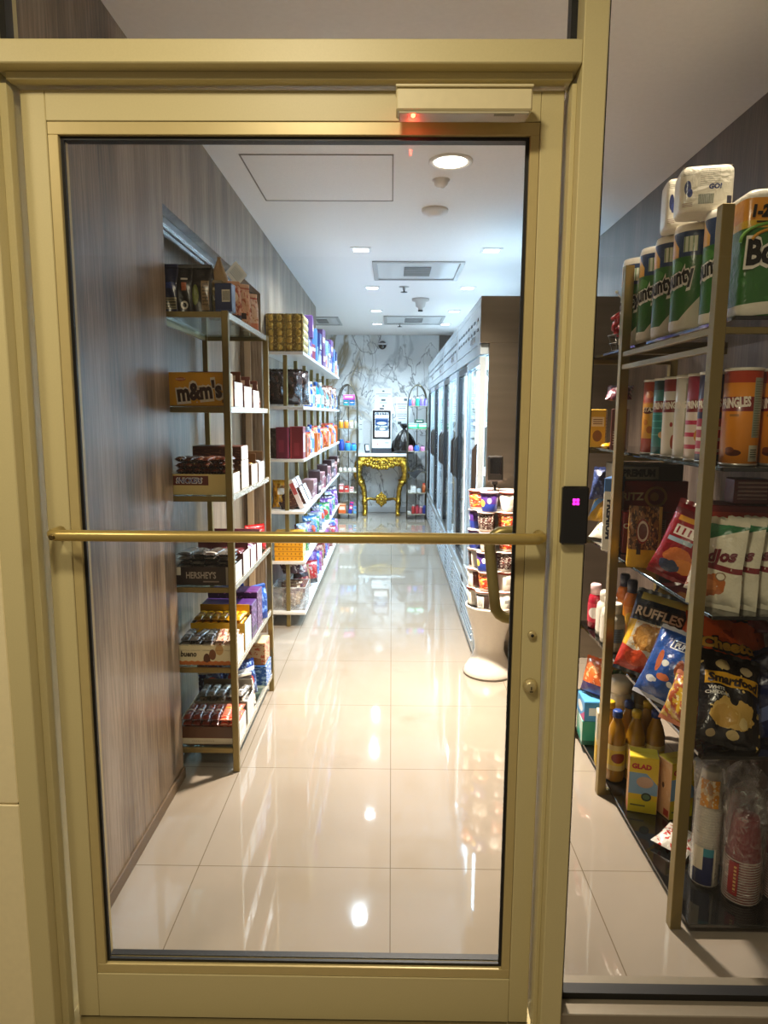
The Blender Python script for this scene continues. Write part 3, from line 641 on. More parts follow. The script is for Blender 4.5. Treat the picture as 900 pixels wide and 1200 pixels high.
for k in range(23):
    u=k/22; x=-.32+.64*u; d=.03+.022*abs(math.sin(k*1.9)); y=-.165-.03*math.sin(PI*u)**2
    b.blob((x,y,.79+.012*math.sin(k*2.3)),.022,.022,.028,seg=8,rings=6,bump=.35)
    b.blob((x+.01,y-.008,.755-.035*math.sin(PI*u)**6+.01*math.cos(k*1.3)),.018,.016,.022,seg=8,rings=6,bump=.4)
b.box(-.33,.33,-.165,.2,.77,.835,bev=.01)
for k in range(15):
    u=k/14; x=-.27+.54*u; b.blob((x,-.185-.03*math.sin(PI*u)**2,.735-.055*math.sin(PI*u)**2+.008*math.sin(k*2.7)),.026,.02,.03,seg=8,rings=6,bump=.45)
b.build('apron',GILT,t)
b=MB()
for s in (-1,1):
    sp=[(s*(.02+.06*(1-k/16)*math.cos(k*.55)+.01),-.205-.004*k*.3,.745+.055*(1-k/18)*math.sin(k*.55)) for k in range(17)]; b.tube(sp,[.016-.0006*k for k in range(17)],7)
b.blob((0,-.215,.735),.035,.022,.045,seg=10,rings=8,bump=.4); b.blob((0,-.215,.69),.02,.016,.025,bump=.3); b.build('crest',GILT,t)
def leg(sx,y0):
    ys=1 if y0<0 else .3
    pts=[];rs=[]
    ctrl=[(.27,-.02,.80,.046),(.315,-.035,.72,.050),(.340,-.05,.63,.046),(.335,-.05,.55,.040),(.300,-.03,.48,.032),(.265,-.01,.42,.026),(.248,0,.34,.025),(.240,.0,.26,.024),(.238,-.005,.19,.030),(.232,-.012,.13,.026),(.228,-.02,.07,.023),(.232,-.03,.03,.028),(.232,-.032,.004,.022)]
    for i in range(len(ctrl)-1):
        for q in range(4):
            a=q/4; c=[ctrl[i][k]*(1-a)+ctrl[i+1][k]*a for k in range(4)]; pts.append((sx*c[0],y0+c[1]*ys,c[2])); rs.append(c[3]*(1+.10*math.sin(len(pts)*1.7)))
    pts.append((sx*ctrl[-1][0],y0+ctrl[-1][1]*ys,ctrl[-1][2])); rs.append(ctrl[-1][3])
    b=MB().tube(pts,[q*1.22 for q in rs],10)
    b.blob((sx*.315,y0-.05*ys-.03,.71),.035,.03,.06,bump=.45); b.blob((sx*.29,y0-.04*ys-.02,.475),.045,.03,.03,bump=.4); b.blob((sx*.236,y0-.02*ys-.015,.20),.034,.03,.035,bump=.4); b.blob((sx*.26,y0-.03,.80),.05,.03,.035,bump=.4)
    return b
for sx in (-1,1):
    leg(sx,-.13).build('leg',GILT,t); leg(sx,.16).build('leg',GILTD,t)
b=MB(); b.tube([(-.24,-.13,.215),(-.17,-.10,.24),(-.10,-.06,.225),(0,-.04,.215),(.10,-.06,.225),(.17,-.10,.24),(.24,-.13,.215)],[.022,.018,.02,.022,.02,.018,.022],9); b.build('stretcher',GILTD,t)
b=MB()
for k in range(10):
    a=k*2*PI/10; b.blob((.062*math.cos(a),-.085,.225+.062*math.sin(a)),.026,.018,.026,bump=.4,seg=8,rings=6)
b.tube([(.038*math.cos(a*PI/8),-.10,.225+.038*math.sin(a*PI/8)) for a in range(16)],.013,7,close=True); b.blob((0,-.10,.225),.022,.018,.022,bump=.3); b.blob((0,-.085,.305),.018,.015,.03); b.blob((0,-.085,.145),.018,.015,.026); b.build('medallion',GILT,t)
# kiosk
t=thing('checkout_kiosk','white self checkout kiosk with lit portrait screen on the gilded table','kiosk',(-.137,9.56,.8765))
kw=mat('eef0f0',.3,coat=.2)
b=MB(); b.box(-.138,.138,-.06,.10,.06,.60,bev=.014); b.build('housing',kw,t)
MB().box(-.140,.140,-.065,.11,0,.062,bev=.006).build('base',mat('2b3039',.4),t)
b=MB(); b.box(-.124,.124,-.067,-.058,.195,.588,bev=.006); sc=b.build('bezel',mat('15171c',.2,coat=.5),t)
scr=MB(); scr.quad((0,1,2,3),0,[(0,0),(1,0),(1,1),(0,1)]); scr.v=[(-.097,-.0675,.222),(.097,-.0675,.222),(.097,-.0675,.562),(-.097,-.0675,.562)]
sm_=art('a8b0b8',[('s','u',5.5,.55,.06,.94,.9,.97,'39434e'),('r',.05,.95,.46,.76,'3a5478'),('n',9,.55,'4a5a6c'),('r',.0,1,.76,.88,'c8ccd2'),('r',.05,.95,.5,.70,'1f3a66'),('e',.5,.56,.36,.06,'b4c4d4'),('r',.05,.95,.26,.40,'4f6274'),('e',.55,.33,.22,.05,'b4c8d8'),('r',0,1,0,.25,'d8d2cc')],.15)
scm=sm_.copy(); bb=scm.node_tree.nodes['Principled BSDF']; lk=bb.inputs['Base Color'].links[0].from_socket; scm.node_tree.links.new(lk,bb.inputs['Emission Color']); bb.inputs['Emission Strength'].default_value=.6
scr.build('screen',scm,sc)
b=MB(); b.box(-.03,.03,-.045,-.01,.598,.622,bev=.005); b.build('scanner_eye',BLACK,t)
b=MB(); b.box(.03,.115,-.0622,-.0598,.085,.155,bev=.001); b.build('receipt_slot',mat('d3d8d6',.4),t)
b=MB(); b.box(.05,.095,-.0640,-.0618,.138,.146); b.build('slot_mark',mat('55585c',.5),t)
b=MB(); b.box(-.07,-.045,-.0622,-.0598,.115,.128,bev=.002); b.build('button',mat('c43a3a',.4),t)
# card terminal left of the kiosk
t=thing('card_terminal','small dark card terminal leaning on the table left of the kiosk','terminal',(-.335,9.52,.8765),(0,.0,.5))
b=MB(); b.box(-.035,.035,-.014,.014,.002,.125,bev=.006,M=Matrix.Rotation(-.25,4,'X')); b.build('housing',mat('1d2430',.35),t)
b=MB(); b.box(-.026,.026,-.0155,-.013,.03,.11,bev=.002,M=Matrix.Rotation(-.25,4,'X')); b.build('screen',mat('c8d4dc',.2),t)
# black bin bag
def sack(h,r,seed):
    R=random.Random(seed); ph=[R.uniform(0,6) for _ in range(6)]
    def wp(tt,z):
        k=z/h; return 1+.07*math.sin(5*tt+ph[0]+3*k)+.05*math.sin(9*tt+ph[1]-4*k)+.03*math.sin(17*tt+ph[2]+7*k)
    prof=[(.0001,0),(r*.8,.0),(r*.97,h*.05),(r,h*.15),(r*.97,h*.28),(r*.88,h*.42),(r*.72,h*.56),(r*.52,h*.68),(r*.30,h*.78),(r*.12,h*.85),(r*.10,h*.875)]
    return MB().lathe(prof,48,sq=.8,warp=wp,cap=False)
t=thing('bin_bag','full black bin bag tied at the top beside the kiosk on the gilded table','bag',(.175,9.565,.8765))
sack(.39,.165,3).build('body',mat('0b0b0d',.22,coat=.4,bump=.6,bscale=30),t)
MB().lathe([(.02,.338),(.03,.352),(.045,.375),(.055,.40),(.038,.41),(.02,.38)],20,warp=lambda a,z:1+.3*math.sin(4*a+9*z),cap=False).build('tied_top',mat('0b0b0d',.25,coat=.4),t)
MB().tube([(.024*math.cos(a*PI/6),.024*math.sin(a*PI/6),.345) for a in range(12)],.006,6,close=True).build('tie',mat('1a1a1c',.4),t)
# notices on the marble
def notice(name,label,x0,x1,z0,z1,lines,base='e9eeee'):
    w,h=x1-x0,z1-z0; t=thing(name,label,'sign',((x0+x1)/2,YB-.0006,z0))
    MB().box(-w/2,w/2,-.003,0,0,h,bev=.0008,).build('sheet',mat(base,.4),t)
    b=MB(); s=lambda x,y:(x,-.0036,y)
    for ln in lines:
        if ln[0]=='t': b.text(ln[1],s,0,h*ln[2],ln[3],0,.01)
        elif ln[0]=='l': b.box(-w*ln[2],w*ln[2],-.0036,-.003,h*ln[1]-.0035,h*ln[1]+.0035)
        elif ln[0]=='d': b.lathe([(ln[2],0),(ln[2],.0006),(.0001,.0006)],14,c=(0,0,0)); 
        else: b.box(w*ln[1],w*ln[2],-.0036,-.003,h*ln[3],h*ln[4])
    b.build('print',mat('4c5a60',.5),t)
notice('notice_sign','tall white printed notice on the marble wall above the kiosk',-.245,.005,1.46,1.78,[('b',-.06,.06,.84,.90),('l',.74,.42),('l',.66,.25),('b',-.12,.12,.44,.52),('l',.36,.20),('b',-.05,.05,.18,.26)])
notice('notice_sheet','white notice sheet with a dark emblem on the marble wall above the bin bag',.062,.235,1.46,1.66,[('b',.15,.40,.72,.88),('l',.5,.40),('l',.34,.35),('l',.2,.3)])
notice('notice_sheet','pale notice sheet hung below the emblem sheet on the marble wall',.062,.235,1.25,1.45,[('l',.84,.40),('l',.68,.40),('l',.52,.30),('b',-.35,-.05,.1,.3)],'dde6ea')
notice('notice_strip','narrow pale strip of paper on the marble wall left of the table',-.47,-.41,1.0,1.33,[('l',.8,.3),('l',.6,.3)],'e4ecee')
# ---- arched shelves either side of the table
RK=mat('5a5648',.35,metal=.7); RKS=mat('a9a48f',.3,metal=.5)
AZ=[.075,.365,.645,.925,1.225,1.525]
def mk_arch():
    t=thing('arched_shelf','x','shelf'); w,d=.128,.11
    for y in (-d,d):
        pts=[(-w,y,0),(-w,y,1.52)]+[(-w+.25*w*0+ (w)*(1-math.cos(a)),y,1.52+.28*math.sin(a)) for a in [k*PI/16 for k in range(1,8)]]+[(0,y,1.80)]+[(w*math.cos(a),y,1.52+.28*math.sin(a)) for a in [k*PI/16 for k in range(7,0,-1)]]+[(w,y,1.52),(w,y,0)]
        MB().tube(pts,.0075,8).build('arch_frame',RK,t)
    for z in AZ:
        b=MB(); b.box(-w,w,-d,d,z-.010,z,bev=.002); b.build('shelf_board',RKS,t)
    b=MB(); b.box(-.006,.006,d-.004,d+.006,0.0,1.79); b.build('back_bar',RK,t); return t
ALX,ALY,ARX,ARY=-.588,9.19,.345,9.19
inst('arch',mk_arch,'bronze arched shelf unit left of the gilded table','shelf',(ALX,ALY,0),0,'arched shelf units')
inst('arch',mk_arch,'bronze arched shelf unit right of the gilded table, partly behind the coolers','shelf',(ARX,ARY,0),0,'arched shelf units')
def jar(c,cap,r,h):
    def f():
        t=thing('jar','x','jar')
        MB().lathe([(.0001,0),(r*.95,0),(r,r*.1),(r,h*.70),(r*.8,h*.82),(r*.7,h*.84)],16).build('body',mat(c,.3,coat=.3),t)
        MB().lathe([(r*.72,h*.82),(r*.72,h),(.0001,h)],14).build('cap',mat(cap,.4),t); return t
    return f
def carton(c,c2,w,d,h):
    def f():
        t=thing('carton','x','box')
        MB().box(-w/2,w/2,-d/2,d/2,0,h,bev=.002).build('body',art(c,[('r',.1,.9,.35,.75,c2),('r',.2,.8,.45,.6,'f0f0ee'),('r',0,1,.88,1,c2)],.4),t)
        MB().box(-w/2+.004,w/2-.004,-d/2+.004,0,h-.0004,h+.0008).build('flap',mat(c,.45),t); return t
    return f
SL=['bottom board','second board up','third board up','fourth board up','fifth board up','top board']
def arch_item(key,mk,desc,cat,cx,cy,side,lv,dx,dy=-.03,rot=0): inst(key,mk,f'{desc}, {SL[lv]}, {side} arched shelf',cat,(cx+dx,cy+dy,AZ[lv]),rot)
A=lambda *a,**k: arch_item(*a[:4],ALX,ALY,'left',*a[4:],**k)
B=lambda *a,**k: arch_item(*a[:4],ARX,ARY,'right',*a[4:],**k)
A('c2',carton('2f9a9c','1c5a8c',.07,.09,.075),'teal and blue carton','box',5,-.02); A('c3',carton('3d7fc0','14407c',.07,.09,.075),'mid blue carton','box',5,.06)
inst('c1',carton('d64aa8','f0a8dc',.15,.09,.065),'bright pink carton lying across the blue and teal cartons on the left arched shelf','box',(ALX+.02,ALY-.03,AZ[5]+.0765))
A('j1',jar('e0a02c','f4f0e4',.032,.105),'amber jar with white lid','jar',4,-.09); A('j2',jar('e8932a','f4f0e4',.032,.105),'orange jar with white lid','jar',4,-.02); A('j3',jar('ece8dc','e4c46a',.030,.10),'white jar with cream lid','jar',4,.05); A('j4',jar('cfd2c4','f4f0e4',.026,.09),'pale grey jar','jar',4,.108)
A('j5',jar('1f3f9c','2a6fc8',.040,.15),'tall navy bottle','bottle',3,-.085); A('j6',jar('2f8fd4','d0503a',.042,.125),'sky blue tub with red lid','tub',3,.0); A('j7',jar('3aa0dc','1f4fa0',.036,.10),'light blue tub with navy lid','tub',3,.08)
for k in range(4): A('j8',jar('eee6da','f6f2ea',.024,.05),f'small white cup, {ORD[k]} from the left of the row','cup',2,-.10+.062*k)
A('c4',carton('c83a3a','f0e4dc',.06,.08,.11),'red and white carton, left of the red pair','box',1,-.085); A('c5',carton('d8544a','8c1f1f',.06,.08,.085),'red carton with dark band','box',1,-.015); A('c6',carton('efe0d8','c03030',.055,.08,.07),'white carton with red band','box',1,.052)
A('c7',carton('e2672a','f4c9a0',.10,.08,.13),'orange carton standing','box',0,-.075); A('c8',carton('1f3a9a','e23a78',.05,.10,.16),'navy and pink toothpaste carton leaning','box',0,.03,rot=(0,.18,0)); A('c9',carton('7fc4ea','2a5fb0',.05,.08,.09),'pale blue carton','box',0,.105)
B('k1',jar('3a5fae','c8d4e8',.022,.105),'blue tube bottle','bottle',5,-.105); B('k2',jar('d47a92','f0d0d8',.022,.10),'pink tube bottle','bottle',5,-.055); B('k3',jar('2aa890','f4f4f0',.027,.115),'green bottle with white cap','bottle',5,.0); B('k4',jar('8a72d0','f0eef4',.027,.115),'violet bottle with white cap, nearest the green one','bottle',5,.058); B('k5',jar('7264b8','5a4a9a',.024,.095),'dark violet bottle at the right end','bottle',5,.108)
B('c10',carton('3aa878','c4ecd8',.13,.12,.07),'clear green pack, left of the green pair','pack',4,-.063); B('c11',carton('2f9a5c','d4f0dc',.12,.12,.07),'deep green pack, right of the green pair','pack',4,.068)
inst('c12',carton('24302c','3a6a50',.12,.10,.05),'dark folded pack lying on the two green packs of the right arched shelf','pack',(ARX+.02,ARY-.03,AZ[4]+.0715),.1)
B('k6',jar('e8829a','f0a0b4',.034,.075),'pink round jar, left of the row','jar',3,-.085); B('k7',jar('2a62c8','3a7ae0',.036,.075),'royal blue round jar','jar',3,-.005); B('k8',jar('d884b0','3a2a4a',.030,.07),'pink round jar with dark lid','jar',3,.075)
t=thing('folded_cloth','black cloth draped in a point over the third board of the right arched shelf','cloth',(ARX,ARY-.02,AZ[2]))
MB().grid(lambda u,v:((u-.5)*.245,(v-.5)*.21+.0,.004+.085*max(0,1-abs(u-.62)*2.2)*(1-.5*abs(v-.5))+.01*math.sin(9*u+4*v)),24,14).grid(lambda u,v:((u-.5)*.245,-.106-.012*v,.004+.03*max(0,1-abs(u-.62)*2.2)-.11*v*max(0,1-abs(u-.40)*2.4)),24,6,flip=True).build('cloth',mat('100f12',.7),t)
B('c13',carton('f0eee8','d8d4cc',.07,.08,.09),'white carton','box',1,-.045); B('c14',carton('e8e6e2','c0d0d8',.05,.07,.055),'small white carton','box',1,.03); B('k9',jar('d8703a','e84a2a',.024,.125),'orange spray bottle','bottle',1,.098); B('c15',carton('e4e0d6','b8b4a8',.05,.07,.03),'flat cream carton','box',1,-.11)
B('k10',jar('c83a3a','e8e0d8',.025,.12),'red bottle with white cap','bottle',0,-.04); B('k11',jar('d04858','7a1f2a',.025,.12),'crimson bottle with dark cap','bottle',0,.013); B('k12',jar('d8788a','f0d4d8',.024,.10),'rose pink jar','jar',0,.062); B('k13',jar('34409c','5a6ad0',.026,.11),'indigo jar','jar',0,.112); B('c16',carton('f2efe8','d8d4c8',.055,.07,.03),'flat white carton','box',0,-.10)
# ================================================================== PRODUCT KIT
def pillow_fn(w,h,d,seed=0,wr=.0035,pinch=.05):
    R=random.Random(seed); p=[R.uniform(0,6.28) for _ in range(6)]
    def f(u,v,side=-1):
        a=max(0,1-abs(2*u-1)**2.6)**.7; s=max(0,math.sin(PI*min(1,max(0,v))))**.55
        k=wr*(math.sin(13*u+5*v+p[0])*math.sin(9*v+p[1])+.7*math.sin(23*u-6*v+p[2])*(abs(2*v-1)**2))*min(1,s*1.5)*min(1,a*2)
        X=(u-.5)*w*(1-pinch*math.sin(PI*v)+.012*math.sin(11*v+p[3])*math.sin(PI*v)); return (X,side*(d/2*a*s)+k,v*h)
    return f
def bag_maker(name,w,h,d,base,ops,texts=(),inks=(),seed=0,seal=None,rough=.3,nu=18,nv=22,wr=.0035,parts=True,bump=.25,cat='x'):
    """pillow bag standing on its bottom seal, front towards -y. texts: (string,cx,cz,height,ink index,bold,slant,rot,width)"""
    def mk():
        A=art(base,ops,rough,coat=.4,bump=bump); mats=[A]+[mat(c,.4) for c in inks]; f=pillow_fn(w,h,d,seed,wr)
        b=MB(); b.grid(lambda u,v:f(u,v,-1),nu,nv,uvf=1); b.grid(lambda u,v:f(u,v,1),nu,nv,flip=True)
        for tx in texts:
            s,cx,cz,hh,ink=tx[:5]; bold=tx[5] if len(tx)>5 else .02; sl=tx[6] if len(tx)>6 else 0; ro=tx[7] if len(tx)>7 else 0; wd=tx[8] if len(tx)>8 else None; lift=tx[9] if len(tx)>9 else .0018
            def sf(x,y,lift=lift):
                u=min(1,max(0,x/w+.5)); v=min(1,max(0,y/h)); q=f(u,v,-1); return (q[0],q[1]-lift,q[2])
            b.text(s,sf,cx,cz,hh,1+ink,bold,sl,ro,wd)
        c=.013 if h>.1 else .008; sm=mat(seal or base,rough,coat=.3)
        def strip(z0,z1,ph):
            q=MB(); n=14
            for sd in (-1,1):
                q.grid(lambda u,v:((u-.5)*w*1.0,sd*.0009+.0022*math.sin(u*19+ph),z0+(z1-z0)*v+(.0015*(1 if int(u*n+.5)%2 else -1) if v>.9 else 0)),n,2,flip=sd>0)
            return q
        if not parts:
            t=thing(name,'x',cat); b.build('body',mats,t); t2=None
            strip(h-.001,h-.001+c,seed).build('seal',sm,t); return t
        t=thing(name,'x',cat); b.build('body',mats,t)
        strip(h-.001,h-.001+c,seed).build('top_seal',sm,t); strip(-c+.001,.001,seed+2).build('bottom_seal',sm,t)
        return t
    return mk
def box_maker(name,w,d,h,front,side=None,top=None,tf=(),inks=(),ts=(),bev=.002,flap=None,cat='x',rough=.4,tl=()):
    """carton; front/side/top = (base,ops). tf lettering on -y face (cx from centre, cz from bottom), ts on +x face, tl on -x face"""
    def mk():
        side_=side or front; top_=top or (side_[0],())
        mats=[art(front[0],front[1],rough),art(side_[0],side_[1],rough),art(top_[0],top_[1],rough)]+[mat(c,.45) for c in inks]
        b=MB(); b.box(-w/2,w/2,-d/2,d/2,0,h,0,bev,mf={'-y':0,'+y':0,'-x':1,'+x':1,'-z':2,'+z':2})
        for tx in tf:
            s,cx,cz,hh,ink=tx[:5]; b.text(s,lambda x,y:(x,-d/2-.0007-.0003*(ink==1),y),cx,cz,hh,3+ink,*(tx[5:9]))
        for tx in ts:
            s,cx,cz,hh,ink=tx[:5]; b.text(s,lambda x,y:(w/2+.0007,x,y),cx,cz,hh,3+ink,*(tx[5:9]))
        for tx in tl:
            s,cx,cz,hh,ink=tx[:5]; b.text(s,lambda x,y:(-w/2-.0007,-x,y),cx,cz,hh,3+ink,*(tx[5:9]))
        t=thing(name,'x',cat); b.build('body',mats,t)
        fm=mat(flap or top_[0],.45); q=MB(); q.box(-w/2+.003,w/2-.003,-d/2+.002,-.0008,h-.0006,h+.0010,bev=.0004); q.build('flap',fm,t)
        q=MB(); q.box(-w/2+.003,w/2-.003,.0008,d/2-.002,h-.0006,h+.0010,bev=.0004); q.build('flap',fm,t)
        return t
    return mk
def tray_maker(name,w,d,h,front,side,inner,tf=(),inks=(),cat='x',lift=0):
    def mk():
        mats=[art(*front),art(*side),mat(inner,.5)]+[mat(c,.45) for c in inks]; e=.003
        b=MB(); b.box(-w/2,w/2,-d/2,-d/2+e,0,h,0,.001,mf={'-y':0,'+y':2}); b.box(-w/2,w/2,d/2-e,d/2,0,h,0,.001,mf={'+y':0,'-y':2})
        b.box(-w/2,-w/2+e,-d/2+e,d/2-e,0,h,1,.001); b.box(w/2-e,w/2,-d/2+e,d/2-e,0,h,1,.001); b.box(-w/2+e,w/2-e,-d/2+e,d/2-e,0,e,2)
        for tx in tf:
            s,cx,cz,hh,ink=tx[:5]; b.text(s,lambda x,y:(x,-d/2-.0007-.0003*(ink%2),y),cx,cz,hh,3+ink,*(tx[5:9]))
        t=thing(name,'x',cat); b.build('body',mats,t)
        if lift: MB().box(-w/2+e+.0005,w/2-e-.0005,-d/2+e+.0005,d/2-e-.0005,.0035,lift,bev=.001).build('insert',mats[2],t); return t
        MB().box(-w/2+.006,w/2-.006,d/2-.0028-e,d/2-e-.0002,h-.004,h+.045,bev=.001).build('back_card',mats[0],t); return t
    return mk
def bar_maker(name,L,w,t_,base,ops,ink=None,txt=None,cat='x',seed=0,rough=.25):
    """wrapped bar lying along y"""
    def mk():
        R=random.Random(seed); ph=R.uniform(0,6)
        A=art(base,ops,rough,coat=.5,bump=.2); b=MB(); n=14; m=10; o=0
        def f(u,v):
            a=2*PI*u; k=min(1,min(v,1-v)*9); k=k**.5
            return (math.cos(a)*w/2*(.92+.08*k)*(1 if k>.3 else 1.03), (v-.5)*L, t_/2+math.sin(a)*(t_/2*k+.0008)+.0006*math.sin(31*v+ph)*k)
        b.grid(f,m*2,n)
        for s in (-1,1):
            b.grid(lambda u,v:((u-.5)*w*1.02,s*(L/2+v*.007),t_/2+.0012*math.sin(u*25+ph)),10,1,flip=s>0,)
            b.grid(lambda u,v:((u-.5)*w*1.02,s*(L/2+v*.007),t_/2+.0012*math.sin(u*25+ph)+.0005),10,1,flip=s<0)
        mats=[A]
        if txt:
            mats.append(mat(ink,.4)); b.text(txt,lambda x,y:(-y,x,t_+.0012),0,0,w*.36,1,.02,0,0,L*.62)
        t=thing(name,'x',cat); b.build('wrapper',mats,t); return t
    return mk
def tube_can(name,r,h,base,ops,texts=(),inks=(),lid='e8e4dc',cat='x'):
    """texts wrap round: (string,angle offset in m along the circumference,z,height,ink,bold,slant,rot,width)"""
    def mk():
        A=art(base,ops,.35); b=MB(); b.lathe([(r*.9,0),(r,.002),(r,h-.006)],36,mi=0,cap=True)
        mats=[A]+[mat(c,.4) for c in inks]
        for tx in texts:
            s,cx,cz,hh,ink=tx[:5]; rr=r+.0006+.0004*(ink%3)
            b.text(s,lambda x,y:(math.sin(x/r)*rr,-math.cos(x/r)*rr,y),cx,cz,hh,1+ink,*(tx[5:9]))
        t=thing(name,'x',cat); b.build('body',mats,t)
        MB().lathe([(r*1.005,-.0005+.0005),(r*1.03,.001),(r*1.03,.005),(r*1.005,.0065)],36,cap=False).build('base_rim',mat('b9b6ae',.3,metal=.8),t)
        MB().lathe([(r*1.0,h-.008),(r*1.045,h-.007),(r*1.045,h-.001),(r*1.0,h),(r*.92,h-.002),(.0001,h-.002)],36).build('lid',mat(lid,.35,coat=.3),t)
        return t
    return mk
def bottle_maker(name,prof,body,cap,capr,caph,lab=None,labz=(0,0),labops=(),glassy=False,cat='bottle',seg=20,sq=1.0):
    def mk():
        t=thing(name,'x',cat); M=mat(body,.12,coat=.6,trans=.35 if glassy else 0); MB().lathe(prof,seg,sq=sq).build('body',M,t)
        if lab:
            r=max(p[0] for p in prof)+.0006; MB().lathe([(r,labz[0]),(r,labz[1])],seg,cap=False,sq=sq).build('wrapper',art(lab,labops,.4),t)
        z=prof[-1][1]; MB().lathe([(capr,z-.004),(capr,z+caph*.85),(capr*.85,z+caph),(.0001,z+caph)],16).build('cap',mat(cap,.4),t); return t
    return mk
def pouch_maker(name,w,d,h,base,ops,texts=(),inks=(),top='fold',seed=0,rough=.3,cat='x',gable=0):
    """gusseted stand-up bag: full at the bottom, folded flat at the top"""
    def mk():
        R=random.Random(seed); ph=R.uniform(0,6); A=art(base,ops,rough,coat=.3,bump=.25); b=MB()
        def P(sx,v):   # half outline at height v
            return d/2*(1-.93*max(0,(v-.62)/.38)**1.1)
        def f(u,v,s): 
            e=max(0,1-abs(2*u-1)**6)**.5; return ((u-.5)*w*(1-.03*math.sin(PI*v))*(1-gable*max(0,(v-.5)/.5)),s*(P(0,v)*(.72+.28*e)+.002*math.sin(9*u+8*v+ph)*e),v*h)
        b.grid(lambda u,v:f(u,v,-1),14,16); b.grid(lambda u,v:f(u,v,1),14,16,flip=True)
        for u0 in (0,1):
            b.grid(lambda u,v:(f(u0,v,1)[0]+(0 if v<.0 else (1 if u0==0 else -1)*.25*d*(1-abs(2*u-1))*max(0,v-.35)),f(u0,v,-1)[1]+(f(u0,v,1)[1]-f(u0,v,-1)[1])*u,v*h),4,12,flip=(u0==1),sm=False)
        o=len(b.v); b.v+= [(-w/2,-d*.36,0),(w/2,-d*.36,0),(w/2,d*.36,0),(-w/2,d*.36,0)]; b.quad((o+3,o+2,o+1,o))
        mats=[A]+[mat(c,.4) for c in inks]
        for tx in texts:
            s,cx,cz,hh,ink=tx[:5]
            b.text(s,lambda x,y:(lambda q:(q[0],q[1]-.0015,q[2]))(f(min(1,max(0,x/w+.5)),y/h,-1)),cx,cz,hh,1+ink,*(tx[5:9]))
        t=thing(name,'x',cat); b.build('body',mats,t)
        if top=='fold':
            MB().box(-w/2*.97,w/2*.97,-.012,.006,h-.012,h+.004,bev=.003).build('folded_top',mat(base,rough,coat=.3),t)
        return t
    return mk
# ================================================================== LEFT GOLD RACK IN THE NICHE
LZ=[.10,.43,.75,1.10,1.43,1.77]; LXA,LXB,LYA,LYB=-.905,-.592,2.517,3.335
t=thing('display_rack','gold framed glass shelf rack of sweets standing in the wall niche','rack',(0,0,0))
p=.024
for x in (LXA,LXB-p):
    for y in (LYA-.012,LYB-p-.012): MB().box(x,x+p,y,y+p,0,1.772,bev=.002).build('post',GOLD,t)
for z in LZ:
    b=MB(); y0,y1=LYA-.012,LYB-.012
    b.box(LXA+p,LXB-p,y0+.002,y0+.014,z-.022,z-.002,bev=.001); b.box(LXA+p,LXB-p,y1-.014,y1-.002,z-.022,z-.002,bev=.001)
    b.box(LXA+.004,LXA+.016,y0+p,y1-p,z-.022,z-.002,bev=.001); b.build('shelf_rail',GOLD,t)
    MB().box(LXB-.016,LXB-.004,y0+p,y1-p,z-.022,z+.0005,bev=.001).build('aisle_rail',mat('d9d2bf',.22,metal=.7),t)  # paler than the gold rails: cooler light on this edge put into its colour
    MB().box(LXA+.012,LXB-.012,LYA+.000,LYB-.024,z-.008,z,bev=.001).build('shelf_glass',SHELFGLASS,t)
LSH={1.77:'top shelf',1.43:'second shelf down',1.10:'third shelf down',.75:'fourth shelf down',.43:'fifth shelf down',.10:'bottom shelf'}
def L1(key,mk,label,cat,x,y,z,rot=0,group=None): return inst(key,mk,label,cat,(x,y,z+.0012),rot,group)
nr='of the niche rack'
# top shelf
xa=lambda px,y=2.57,z=1.85: X_at(px,y,z)
def row(px0,px1,y,z): a,b_=X_at(px0,y,z),X_at(px1,y,z); return (a+b_)/2,b_-a
cx,w_=row(194,208,2.55,1.85); L1('po1',pouch_maker('coffee_bag',.055,.05,.165,'1c2140',[('r',.1,.9,.05,.3,'8f8464'),('s','v',16,.5,.15,.85,.08,.27,'3c3a2c'),('r',.2,.8,.5,.62,'2d3c78')],(),()),'navy coffee bag with tan label, leftmost on the niche rack top shelf','bag',cx,2.56,1.77)
cx,w_=row(209,225,2.55,1.85); L1('po2',pouch_maker('coffee_bag',.062,.06,.165,'1a1713',[('r',.35,.65,.45,.62,'b5643a'),('e',.5,.14,.22,.09,'d8d2c4'),('e',.5,.14,.12,.05,'1a1713'),('r',.3,.7,.68,.72,'cfc6b4')],(),()),'black coffee bag with orange patch and round white seal, niche rack top shelf','bag',cx,2.565,1.77)
cx,w_=row(227,247,2.55,1.85); L1('po3',pouch_maker('coffee_bag',.075,.06,.165,'1d1b15',[('r',.50,.88,.03,.66,'8d7654'),('s','v',14,.4,.54,.84,.1,.6,'5b4a33'),('e',.2,.36,.16,.22,'6f7a2c'),('n',12,.66,'3c3a22')],(),()),'black coffee bag with tan side label and green leaf, niche rack top shelf','bag',cx,2.565,1.77)
cx,w_=row(247,257,2.56,1.82); L1('po4',pouch_maker('nut_bag',.05,.045,.115,'7d6a3e',[('n',9,.55,'4c3c22'),('r',.2,.8,.7,.8,'cbb98c')],top='fold',seed=4),'small brown and tan nut bag beside the dark blue box','bag',cx,2.585,1.77,.1)
cx,w_=row(257,272,2.55,1.82); L1('bx1',box_maker('small_box',.062,.05,.10,('1e2c56',[('r',.42,.9,.35,.78,'d8d2c0'),('s','u',26,.5,.45,.87,.4,.73,'2a2a2a'),('r',0,1,.0,.08,'3a4a78')]),('22305c',()),tf=(),inks=()),'dark blue box with white barcode at the near corner of the top shelf','box',cx-.004,2.56,1.77,-.06)
